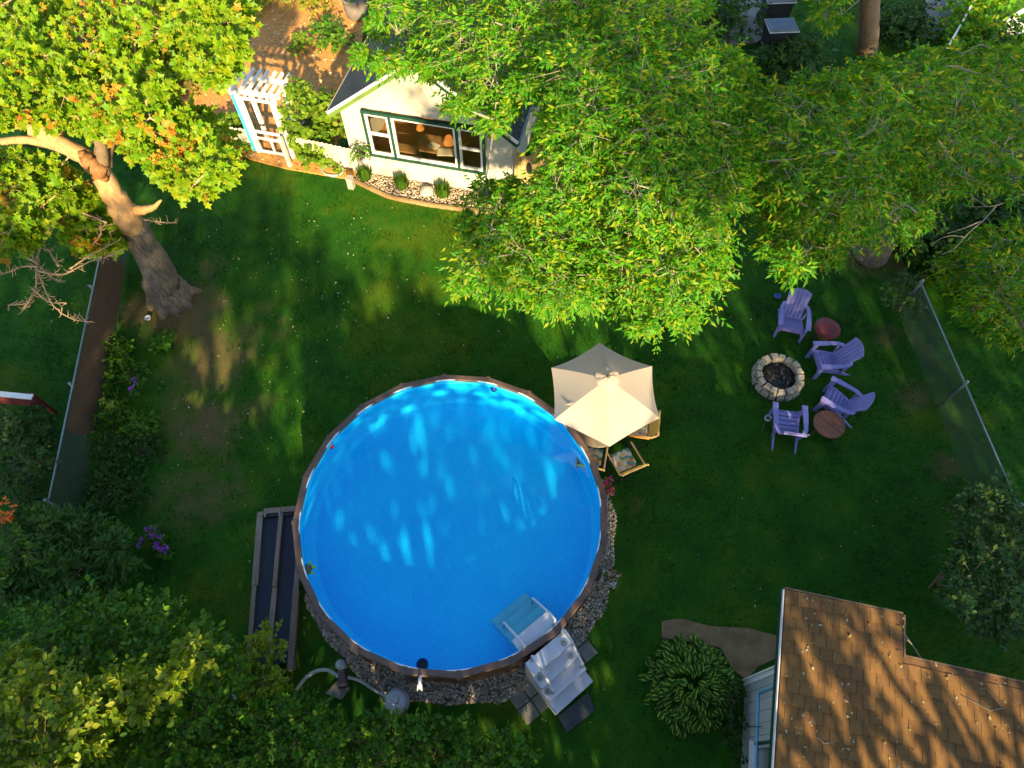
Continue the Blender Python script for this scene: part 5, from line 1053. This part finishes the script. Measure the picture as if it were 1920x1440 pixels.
# shrubs bottom left and right
def bush(name, label, poly, n, zf, r, m, tmpl, size, mind, spr=12, lv=8, cat='shrub', group=None, L=.3, droop=.2, sun=.25, stem=m_barkbrown, base=None, twigs=True):
    lob = lobes_in(poly, n, zf, r, mind); c = np.mean(np.array(lob)[:, :2], 0) if base is None else np.array(base[:2]); t = thing(name, label, cat, (c[0], c[1], 0), 0, group)
    P, T, N, S, tw = foliage(lob, spr, lv, L, size, .35, droop, sun)
    V, F = stamp(P, T, N, S, *tmpl); tag(npmesh('foliage' if cat != 'tree' else 'crown', V, F, m, t), kind='stuff')
    b = MB(); cz = min(l[2] for l in lob)
    for l in (lob[::3] if name != 'right_shrub' else lob[:3]):
        mid = Vector((c[0] * .5 + l[0] * .5, c[1] * .5 + l[1] * .5, l[2] * .55)); b.tube([(c[0] + random.uniform(-.15, .15), c[1] + random.uniform(-.15, .15), 0), mid, l[:3]], [.028, .02, .009], 5)
    tag(b.build('branches', stem, t, world=True), kind='stuff')
    if twigs: k = RNG.choice(len(tw[0]), max(4, len(tw[0]) // 3), replace=False); tag(twigmesh('twigs', tw[0][k], tw[1][k], .007, stem, t), kind='stuff')
    return t, lob
BL = 'shrubs along the lower left border'
bush('pear_shrub', 'tall shrub with bright yellow green shoots filling the bottom left corner', [(0, 1225), (60, 1215), (110, 1270), (175, 1290), (185, 1340), (170, 1470), (-30, 1470), (-30, 1225)], 22, lambda u, v: random.uniform(2.7, 3.5), .42, m_pear, OVAL, .115, 26, 22, 8, 'shrub', BL, .42)
bush('pear_shrub', 'shrub with sunlit shoots right of the bottom left corner shrub', [(185, 1275), (250, 1255), (300, 1290), (340, 1190), (405, 1195), (400, 1240), (330, 1290), (270, 1350), (200, 1340)], 12, lambda u, v: random.uniform(2.6, 3.3), .32, m_pear, OVAL, .11, 24, 20, 8, 'shrub', BL, .38)
bush('leafy_shrub', 'broad dark green shrub beneath the sunlit shoots', [(0, 1150), (150, 1120), (210, 1110), (330, 1130), (430, 1210), (470, 1260), (430, 1350), (400, 1470), (-30, 1470), (-30, 1150)], 64, lambda u, v: random.uniform(1.4, 2.4), .5, m_shrub, OVAL, .105, 28, 22, 8, 'shrub', BL, .36)
bush('leafy_shrub', 'green shrub covering the lower end of the solar mats', [(455, 1225), (480, 1170), (510, 1178), (545, 1175), (535, 1215), (515, 1260), (560, 1290), (540, 1320), (470, 1320), (440, 1270)], 15, lambda u, v: random.uniform(1.0, 1.6), .22, m_pear, OVAL, .09, 20, 11, 7, 'shrub', BL, .3)
bush('leafy_shrub', 'green shrub below the pump at the bottom edge', [(420, 1320), (560, 1310), (610, 1325), (640, 1385), (640, 1470), (400, 1470)], 34, lambda u, v: random.uniform(1.0, 1.7), .42, m_shrub, OVAL, .095, 26, 20, 8, 'shrub', BL, .32)
bush('leafy_shrub', 'small leaved shrub at the bottom edge below the filter tank', [(640, 1370), (700, 1335), (760, 1350), (860, 1350), (910, 1370), (1000, 1395), (1020, 1470), (630, 1470)], 46, lambda u, v: random.uniform(.7, 1.3), .34, m_shrub, OVAL, .09, 24, 16, 8, 'shrub', BL, .28)
bush('sumac', 'ferny dark sumac clump at the left edge above the bottom shrubs', [(0, 940), (130, 960), (240, 1000), (260, 1060), (200, 1110), (100, 1130), (0, 1150)], 34, lambda u, v: random.uniform(.7, 1.5), .45, m_sumac, LANCE, .17, 26, 14, 11, 'shrub', BL, .5, .35)
bush('dark_shrub', 'dark leafy shrub between the red panel and the left fence', [(0, 770), (70, 760), (110, 800), (95, 880), (80, 940), (0, 950)], 26, lambda u, v: random.uniform(.6, 1.3), .42, m_dark, OVAL, .12, 22, 13, 8, 'shrub', BL, .32)
bush('orange_flower_shrub', 'small shrub with glowing orange leaves at the left edge', [(-12, 935), (30, 938), (32, 972), (-12, 978)], 4, lambda u, v: 1.5, .11, m_orange, OVAL, .07, 8, 5, 5, 'shrub', None, .18)
bush('right_shrub', 'dark bluish green shrub at the right edge above the garage', [(1790, 930), (1850, 900), (1920, 900), (1920, 1210), (1880, 1200), (1810, 1170), (1770, 1130), (1775, 1060), (1800, 1000)], 52, lambda u, v: random.uniform(1.2, 2.4), .42, m_blue, OVAL, .10, 24, 20, 8, 'shrub', 'shrubs at the right edge', .32)
bush('right_shrub', 'low dark shrub at the lower end of the right fence rail', [(1760, 960), (1800, 940), (1850, 900), (1900, 900), (1860, 960), (1790, 990)], 14, lambda u, v: random.uniform(.4, .9), .35, m_blue, OVAL, .1, 24, 11, 7, 'shrub', 'shrubs at the right edge', .28)
bush('right_shrub', 'grey green shrub at the upper end of the right fence rail', [(1650, 520), (1700, 500), (1740, 520), (1730, 590), (1690, 610), (1660, 580)], 15, lambda u, v: random.uniform(.4, .9), .38, m_blue, OVAL, .11, 24, 11, 7, 'shrub', 'shrubs at the right edge', .28)
bush('wall_ivy', 'dark ivy at the foot of the garage left wall', [(1365, 1290), (1395, 1285), (1398, 1440), (1375, 1440), (1360, 1360)], 12, lambda u, v: random.uniform(.25, .6), .25, m_dark, OVAL, .08, 18, 10, 7, 'ivy', None, .2)

# ------------------------------------------------------------------ trees
def limb(b, pts, rads, n=10, wob=.04):
    P = [Vector(p) for p in pts]; q = []; rr = []
    for i in range(len(P) - 1):
        a, b_, c, d = P[max(i - 1, 0)], P[i], P[i + 1], P[min(i + 2, len(P) - 1)]
        for s in range(4):
            t = s / 4; v = .5 * ((2 * b_) + (c - a) * t + (2 * a - 5 * b_ + 4 * c - d) * t * t + (3 * b_ - a - 3 * c + d) * t ** 3); k = rads[i] * (1 - t) + rads[i + 1] * t
            q.append(v + Vector((random.uniform(-1, 1), random.uniform(-1, 1), random.uniform(-1, 1))) * k * wob * 2); rr.append(k * random.uniform(.94, 1.06))
    q.append(P[-1]); rr.append(rads[-1]); b.tube(q, rr, n)
def crown(t, lob, spr, lv, L, size, m, tmpl, droop, sun=.35, flat=.5, root=None, twm=m_twiggrey, up=.25, br=.05, twfrac=3, blush=None):
    P, T, N, S, tw = foliage(lob, spr, lv, L, size, up, droop, sun, flat)
    if blush:
        bl = (vnoise(P[:, 0] + P[:, 2] * .7 + 30, P[:, 1] + 30, .42, 91) > .74) & (RNG.random(len(P)) < .55)
        V, F = stamp(P[bl], T[bl], N[bl], S[bl], *tmpl); tag(npmesh('reddening_leaves', V, F, blush, t), kind='stuff'); P, T, N, S = P[~bl], T[~bl], N[~bl], S[~bl]
    V, F = stamp(P, T, N, S, *tmpl); tag(npmesh('crown', V, F, m, t), kind='stuff')
    k = RNG.choice(len(tw[0]), len(tw[0]) // twfrac, replace=False); tag(twigmesh('twigs', tw[0][k], tw[1][k], .008, twm, t), kind='stuff')
    if root is not None:
        b = MB(); nodes = [Vector(r) for r in root]
        for l in sorted(lob, key=lambda l: min((Vector(l[:3]) - r).length for r in nodes)):
            q = Vector(l[:3]); nr = min(nodes, key=lambda r: (r - q).length); mid = (nr + q) / 2 + Vector((random.uniform(-.15, .15), random.uniform(-.15, .15), random.uniform(0, .2))); Ld = (nr - q).length
            b.tube([nr, mid, q], [min(br, .012 + Ld * .012), .016, .008], 5, False); nodes.append(q)
        tag(b.build('branches', twm, t, world=True), kind='stuff')
# maple at left
mp = at(322, 558); mt = thing('maple_tree', 'old maple with torn leaning trunk and yellow green crown at top left', 'tree', (mp.x, mp.y, 0))
b = MB(); limb(b, [(mp.x + .05, mp.y - .05, -.05), (mp.x - .01, mp.y, .45), at(300, 512, .95), at(268, 456, 1.95), at(248, 420, 2.55)], [.56, .46, .40, .33, .29], 18, .05); [b.tube([(mp.x + .35 * math.cos(a_), mp.y + .35 * math.sin(a_), .55), (mp.x + .52 * math.cos(a_), mp.y + .52 * math.sin(a_), .10), (mp.x + l_ * math.cos(a_), mp.y + l_ * math.sin(a_), -.10)], [.10, .14, .08], 7) for a_, l_ in ((-.5, .72), (.3, .8), (1.4, .6), (2.6, .7), (3.8, .62), (4.6, .75), (5.2, .6))]
b.build('trunk', m_bark, mt, True, world=True)
b = MB(); limb(b, [at(252, 428, 2.42), at(232, 398, 2.95), at(212, 365, 3.4), at(185, 320, 3.9), at(140, 282, 4.4), at(95, 258, 4.8)], [.295, .285, .255, .225, .18, .13], 16, .06); limb(b, [at(150, 290, 4.3), at(100, 272, 4.6), at(50, 262, 4.8), at(0, 266, 4.9)], [.16, .11, .09, .07], 8); limb(b, [at(110, 265, 4.65), at(80, 245, 4.9), at(52, 236, 5.1)], [.24, .22, .19], 12); b.build('main_limb', m_barksunlit, mt, True, world=True)
b = MB(); limb(b, [at(243, 398, 2.9), at(262, 394, 3.0), at(285, 390, 3.05), at(303, 375, 3.15)], [.13, .11, .07, .02], 8, .1); b.build('torn_stub', m_torn, mt, True, world=True); b = MB(); limb(b, [at(150, 286, 4.42), at(165, 303, 4.28), at(182, 320, 4.08), at(200, 338, 3.82)], [.06, .15, .17, .05], 9, .22)
b.build('torn_hollow', m_torndark, mt, True, world=True)
b = MB(); limb(b, [at(196, 340, 3.7), at(188, 270, 4.6), at(170, 235, 5.0), at(165, 235, 5.2)], [.14, .12, .10, .07], 8); limb(b, [at(190, 310, 4.0), at(212, 190, 5.0), at(228, 100, 5.6), at(222, 0, 6.0)], [.2, .18, .2, .15], 10); limb(b, [at(160, 190, 5.2), at(152, 130, 5.6), at(158, 60, 5.9), at(155, -20, 6.2)], [.06, .1, .09, .07], 8); b.build('limb', m_barkbrown, mt, True, world=True)
b = MB()
dead = [([(200, 418), (150, 398), (120, 402), (85, 436), (62, 452)], 3.0), ([(105, 418), (74, 470), (72, 505), (85, 545), (102, 575), (135, 598), (175, 604)], 2.9), ([(72, 508), (110, 515), (135, 508), (165, 492), (205, 480), (234, 466)], 2.9), ([(72, 500), (40, 500), (18, 510), (0, 515)], 2.9), ([(70, 500), (66, 545), (50, 568), (15, 572)], 2.8), ([(72, 495), (45, 480), (20, 452), (0, 448)], 3.0), ([(75, 500), (98, 520), (118, 530)], 2.9), ([(110, 500), (92, 470), (85, 470)], 3.0), ([(250, 410), (275, 413), (305, 417), (332, 418)], 2.6), ([(190, 420), (188, 440), (175, 456)], 2.9), ([(130, 505), (170, 478), (225, 450)], 2.9), ([(66, 548), (48, 575), (44, 580)], 2.8), ([(60, 540), (90, 565), (125, 568)], 2.8)]
for pts, z in dead:
    Q = [at(u, v, z + random.uniform(-.08, .08)) for u, v in pts]; limb(b, Q, [.024 * (1 - .75 * i / (len(Q) - 1)) for i in range(len(Q))], 5, .25)
    for i in range(len(Q) - 1):
        for _ in range(9):
            s = random.random(); q = Q[i].lerp(Q[i + 1], s); d = Vector((random.uniform(-1, 1), random.uniform(-1, 1), random.uniform(-.6, .6))).normalized(); L_ = random.uniform(.06, .2); b.tube([q, q + d * L_ * .6, q + d * L_ + Vector((0, 0, .03))], [.010, .007, .004], 4, False)
b.build('dead_branch', m_twig, mt, True, world=True)
mpoly1 = [(-30, -30), (470, -30), (450, 50), (432, 130), (395, 145), (330, 115), (285, 120), (300, 180), (330, 200), (390, 225), (425, 285), (425, 312), (380, 330), (372, 352), (330, 345), (290, 315), (240, 262), (205, 225), (160, 245), (110, 225), (60, 215), (-30, 225)]
lob = lobes_in(mpoly1, 100, lambda u, v: 5.6 + .9 * max(0, (u - 200) / 230) + random.uniform(-.7, .7), .44, 29, grow=.16)
mpoly2 = [(-30, 290), (30, 285), (90, 300), (150, 345), (165, 375), (140, 385), (90, 405), (60, 455), (20, 470), (-30, 480)]
lob += lobes_in(mpoly2, 24, lambda u, v: random.uniform(3.6, 4.3), .36, 26, grow=.14)
lob += lobes_in([(120, 390), (210, 390), (225, 430), (215, 480), (150, 470), (120, 440)], 12, lambda u, v: random.uniform(2.0, 2.6), .26, 20, grow=.1)
crown(mt, lob, 30, 10, .34, .108, m_maple, MAPLE, .2, .9, .6, [at(215, 370, 3.3), at(140, 282, 4.4), at(212, 190, 5.0), at(228, 100, 5.6), at(152, 130, 5.6)], m_twig, .35, .05, 5, m_blush)
# ash trees over the house and yard
A1 = [(660, 70), (690, 20), (700, -40), (1330, -40), (1345, 60), (1420, 120), (1420, 330), (1375, 420), (1350, 540), (1285, 625), (1190, 625), (1165, 560), (1100, 575), (1020, 590), (950, 545), (890, 545), (820, 560), (815, 520), (870, 460), (855, 400), (890, 330), (940, 318), (985, 345), (1010, 320), (1010, 200), (985, 160), (965, 215), (930, 255), (880, 235), (835, 205), (815, 150), (770, 140), (690, 140), (655, 110)]
z1 = lambda u, v: 4.9 + 1.6 * math.exp(-(((u - 1180) / 330) ** 2 + ((v - 200) / 260) ** 2)) + random.uniform(-.6, .6)
l1 = lobes_in(A1, 165, z1, .52, 33)
t1 = at(1190, 330); t1 = thing('ash_tree', 'leafy ash tree spreading from the cottage roof to the middle of the lawn', 'tree', (t1.x, t1.y, 0))
tx = Vector(t1.location); b = MB(); limb(b, [(tx.x, tx.y, -.1), (tx.x, tx.y, 1.5), (tx.x - .1, tx.y - .1, 3.2), (tx.x - .2, tx.y - .4, 4.6)], [.42, .30, .26, .2], 12); limb(b, [(tx.x - .1, tx.y - .1, 3.0), (tx.x - 1.6, tx.y - 1.0, 4.0), (tx.x - 3.2, tx.y - 1.4, 4.6)], [.18, .13, .07], 8); limb(b, [(tx.x, tx.y, 2.8), (tx.x + .5, tx.y - 1.6, 3.9), (tx.x + .2, tx.y - 2.9, 4.6)], [.17, .12, .06], 8); b.build('trunk', m_barkbrown, t1, True, world=True)
crown(t1, l1, 58, 10, .46, .118, m_box, LANCE, .5, .85, .55, [(tx.x - .2, tx.y - .4, 4.6), (tx.x - 3.2, tx.y - 1.4, 4.6), (tx.x + .2, tx.y - 2.9, 4.6), (tx.x - 1.6, tx.y - 1, 4)], m_twiggrey, .3, .06, 4)
A2 = [(1385, 190), (1480, 140), (1560, 130), (1620, 95), (1690, 110), (1760, 75), (1850, 70), (1950, 60), (1950, 340), (1950, 380), (1890, 365), (1840, 345), (1790, 385), (1740, 420), (1700, 455), (1650, 460), (1610, 470), (1530, 510), (1480, 520), (1440, 500), (1410, 400), (1390, 340)]
l2 = lobes_in(A2, 132, lambda u, v: 5.2 + 1.0 * math.exp(-(((u - 1650) / 200) ** 2 + ((v - 230) / 130) ** 2)) + random.uniform(-.8, .8), .5, 40)
t2 = at(1632, 478); t2 = thing('ash_tree', 'darker ash tree standing above the lavender chairs on the right', 'tree', (t2.x, t2.y, 0)); tx = Vector(t2.location)
b = MB(); limb(b, [(tx.x, tx.y, -.1), (tx.x, tx.y, 1.2), (tx.x + .1, tx.y, 2.6), (tx.x - .2, tx.y - .2, 4.2), (tx.x - .4, tx.y - .3, 5.2)], [.5, .34, .29, .24, .15], 12); limb(b, [(tx.x + .1, tx.y, 2.6), (tx.x + 1.2, tx.y - .6, 4.0), (tx.x + 2.2, tx.y - 1.4, 5.0)], [.18, .13, .08], 8); b.build('trunk', m_bark, t2, True, world=True)
crown(t2, l2, 54, 10, .45, .118, m_box, LANCE, .4, .6, .55, [(tx.x - .4, tx.y - .3, 5.2), (tx.x + 2.2, tx.y - 1.4, 5.0)], m_twiggrey, .3, .06, 4)
# young tree at the right edge with a bare branch
A3 = [(1770, 480), (1820, 440), (1880, 410), (1970, 400), (1970, 680), (1890, 650), (1830, 610), (1780, 560)]
l3 = lobes_in(A3, 44, lambda u, v: random.uniform(2.4, 3.6), .42, 30); t3 = at(1925, 640); t3 = thing('young_ash', 'young green tree at the right edge above the bare wire fence', 'tree', (t3.x, t3.y, 0)); tx = Vector(t3.location)
b = MB(); limb(b, [(tx.x, tx.y, 0), (tx.x, tx.y, 1.2), (tx.x - .1, tx.y - .1, 2.8)], [.14, .11, .06], 8); b.build('trunk', m_barkbrown, t3, True, world=True)
crown(t3, l3, 34, 9, .42, .14, m_box, LANCE, .4, .3, .5, [(tx.x - .1, tx.y - .1, 2.8)], m_twiggrey, .3, .04, 4)
b = MB()
for pts in ([(1925, 362), (1900, 372), (1870, 385), (1830, 388), (1812, 386)], [(1868, 386), (1845, 412), (1815, 438), (1800, 455), (1785, 470), (1765, 478)], [(1838, 415), (1815, 425), (1795, 432), (1775, 438)], [(1806, 444), (1785, 442), (1762, 448), (1748, 460)], [(1850, 388), (1825, 372), (1815, 384)]):
    Q = [at(u, v, 4.2) for u, v in pts]; limb(b, Q, [.014 * (1 - .7 * i / (len(Q) - 1)) for i in range(len(Q))], 5, .2)
b.build('bare_branch', m_twiggrey, t2, True, world=True)
# trunk at the top and its low foliage, dark understorey
t4 = at(1627, 95); t4 = thing('back_tree', 'straight brown barked tree trunk rising at the top edge right of the bins', 'tree', (t4.x, t4.y, 0)); tx = Vector(t4.location)
b = MB(); limb(b, [(tx.x, tx.y, -.1), tx.lerp(at(1631, -30, 2.8), .33), tx.lerp(at(1631, -30, 2.8), .66), at(1631, -30, 2.8), tx.lerp(at(1631, -30, 2.8), 2.6)], [.37, .32, .31, .30, .18], 14, .01); b.build('trunk', m_barkbrown, t4, True, world=True)
l4 = lobes_in([(1505, -40), (1600, -40), (1600, 20), (1585, 60), (1550, 70), (1520, 40)], 12, lambda u, v: random.uniform(2.5, 3.5), .36, 24) + [(tx.x + random.uniform(-3, 3), tx.y + random.uniform(-1, 3.5), random.uniform(6, 8.5), .8, .8, .6) for _ in range(22)]
crown(t4, l4, 22, 8, .42, .17, m_box, LANCE, .4, .3, .5, [(tx.x, tx.y, 2.6), (tx.x, tx.y + .4, 8)], m_twiggrey)
UG = 'understorey shrubs behind the ash trees'
for px, r, h, lab, m in (((1360, 55), 1.3, 1.0, 'dark green shrub left of the concrete pad at the top', m_boxdark), ((1480, 120), 1.5, .7, 'low dark shrub in front of the black bin', m_boxdark), ((1560, 200), 1.4, .7, 'dark undergrowth shrub left of the brown trunk base', m_boxdark), ((1690, 60), 1.2, .6, 'dark shrub right of the brown trunk', m_dark), ((1840, 45), 1.4, 1.0, 'leafy shrub around the white rail at top right', m_box), ((1880, 130), 1.2, 1.2, 'leafy shrub in front of the white garden bench', m_boxdark), ((1725, 165), 1.2, .9, 'leafy shrub below the end of the walkway', m_box), ((1800, 95), .9, 1.1, 'leafy shrub hiding the middle of the white rail', m_box), ((1460, 250), 1.5, .7, 'dark undergrowth shrub beneath the gap between the ash crowns', m_dark), ((1800, 300), 1.4, .9, 'dark undergrowth shrub behind the bare branch', m_boxdark), ((1150, 150), 1.6, 1.0, 'dark undergrowth shrub behind the cottage', m_dark), ((1720, 455), .9, .5, 'low shrub right of the dark ash trunk base', m_dark), ((1775, 500), .9, .6, 'low shrub behind the top end of the right fence rail', m_boxdark), ((1850, 440), 1.0, .7, 'low shrub under the bare branch', m_dark), ((1905, 400), 1.0, .8, 'low shrub at the right edge under the bare branch tip', m_boxdark), ((1850, 560), .9, .6, 'low shrub at the foot of the young tree', m_boxdark)):
    plant('understorey_shrub', lab, 'shrub', pl(px), r, h, 16, m, OVAL, .14, UG, spr=16, lv=8)

# ------------------------------------------------------------------ trees beyond the lower edge that shade the yard
def belt():
    ce, se, k = math.cos(SUN_EL), math.sin(SUN_EL), math.tan(SUN_EL)
    YB = -7.0; V_ = []; n0 = 135000
    x = RNG.uniform(-17, 22, n0); y = YB + RNG.normal(0, 1.2, n0); z = RNG.uniform(.8, 19, n0)
    s = (y - YB) / SUN_DIR.y * -1                               # slide along the sun ray to the plane y = YB
    X = x + SUN_DIR.x * (y - YB) / -SUN_DIR.y; Z = z + (y - YB) / -SUN_DIR.y * k
    top = np.interp(X, [-17, -9, -6, -3, -1, 1, 3, 4, 6, 7.5, 9.5, 22], [12.0, 12.4, 12.4, 11.2, 9.9, 9.4, 8.6, 8.2, 8.2, 10.0, 18.5, 18.5]) + 1.6 * (vnoise(X + 50, Z, 1.6, 77) - .5)
    streak = vnoise(X + 40, Z * .22, .55, 33)
    clump = fbm(X + 40, Z * .7, 1.4, 60)
    p = np.clip((top - Z) / 1.8, 0, 1) * (np.where(X > 8, .64, .45) + np.where(X > 8, .36, .55) * np.clip((clump - .24) / .14, 0, 1))
    p *= 1 - .55 * np.clip((streak - .62) / .15, 0, 1) * np.clip((Z - 7.0) / 1.0, 0, 1)
    up = np.clip((Z - 12.6 - .5 * np.maximum(0, 6.5 - X)) / 1.0, 0, 1) * np.clip((X - 4.2) / 1.6, 0, 1) * np.clip((clump - .30) / .2, 0, 1) * .8
    p = np.maximum(p, up)
    veil = .34 * np.exp(-(((X - 2.3) / .85) ** 2 + ((Z - 12.2) / 1.1) ** 2)) + .16 * np.exp(-(((X - 1.2) / 1.0) ** 2 + ((Z - 10.6) / .5) ** 2))
    p = np.maximum(p, veil * (clump > .45))
    gaps = [(4.7, 7.9, 1.1, .6, .84), (4.9, 7.1, 1.1, .5, .95), (2.4, 7.5, 1.3, .35, .6), (-.25, 9.0, .65, .6, 1.3), (2.2, 8.5, .45, .55, 1.3), (.4, 8.1, .4, .45, 1.25), (1.1, 9.0, .3, .4, 1.0), (-1.6, 9.2, .4, .4, .7),
            (8.6, 6.5, 2.1, .85, 1.15), (7.4, 5.2, .8, .7, .8), (10.6, 6.0, 1.0, .4, .9), (-3.9, 6.9, 1.3, .7, 1.5), (-2.2, 6.4, .5, .4, .8),
            (.85, 6.48, .22, .30, 1.1), (2.62, 6.19, .20, .36, 1.1), (.3, 5.3, .34, .36, 1.3), (2.75, 7.0, .35, .15, .9), (3.05, 5.5, .12, .5, 1.1), (-1.65, 5.5, .2, .2, .8), (3.85, 6.3, .2, .2, .9),
            (11.5, 10.5, .8, .5, .5), (13.2, 8.6, .4, .8, .6), (8.4, 7.5, .45, .5, 1.0), (10.5, 12.3, 1.2, .7, .4)]
    for gx, gz, sx, sz, a in gaps: p *= np.clip(1 - a * np.exp(-(((X - gx) / sx) ** 2 + ((Z - gz) / sz) ** 2)), 0, 1)
    keep = RNG.random(n0) < p; P = np.stack([x, y, z], 1)[keep]; n = len(P)
    V, F = stamp(P, RNG.normal(size=(n, 3)), RNG.normal(size=(n, 3)) + np.array([0, -.6, .3]), .20 + .16 * RNG.random(n), *OVAL)
    o = npmesh('tree_belt', V, F, m_belt); tag(o, 'row of tall leafy trees beyond the lower edge shading the yard', 'trees', kind='stuff')
    b = MB()
    for bx in (-13, -8.5, -4, .5, 4.2, 8.6, 12.5, 17):
        h = 7 + random.uniform(-.5, 1); limb(b, [(bx, YB, -.1), (bx + .1, YB, 2.5), (bx - .2, YB + .2, h)], [.4, .28, .12], 9)
        for i in range(7): z_ = random.uniform(2.2, h - .5); a = random.uniform(0, 6.28); limb(b, [(bx, YB, z_), (bx + 1.0 * math.cos(a), YB + .5 * math.sin(a), z_ + .7), (bx + 2.1 * math.cos(a), YB + .9 * math.sin(a), z_ + 1.8)], [.11, .08, .04], 6)
    for X0, Z0, X1, Z1, r in ((10.9, 4.6, 8.6, 7.2, .11), (9.9, 4.4, 7.9, 6.6, .09), (9.0, 4.3, 6.9, 6.9, .10), (11.6, 5.2, 9.7, 7.4, .08), (8.1, 4.4, 6.4, 6.3, .07), (10.3, 5.6, 9.2, 7.6, .05), (12.2, 4.8, 10.8, 6.9, .09), (8.9, 5.4, 8.3, 7.4, .05)):
        limb(b, [(X0 + .3, YB + .2, Z0 - 1.2), (X0, YB, Z0), ((X0 + X1) / 2 + .15, YB - .1, (Z0 + Z1) / 2), (X1, YB, Z1), (X1 - .2, YB + .2, Z1 + 1.2)], [r * 1.3, r * 1.1, r, r * .7, r * .4], 7, .15)
        for f in (.3, .55, .8): q = Vector((X0 + (X1 - X0) * f, YB, Z0 + (Z1 - Z0) * f)); limb(b, [q, q + Vector((.25, 0, .5)), q + Vector((.3, .1, 1.1))], [r * .5, r * .35, r * .2], 5, .2)
    tag(b.build('tree_belt_trunks', m_barkbrown, None, True), 'trunks and limbs of the tree row beyond the lower edge', 'trees', kind='stuff')
belt()
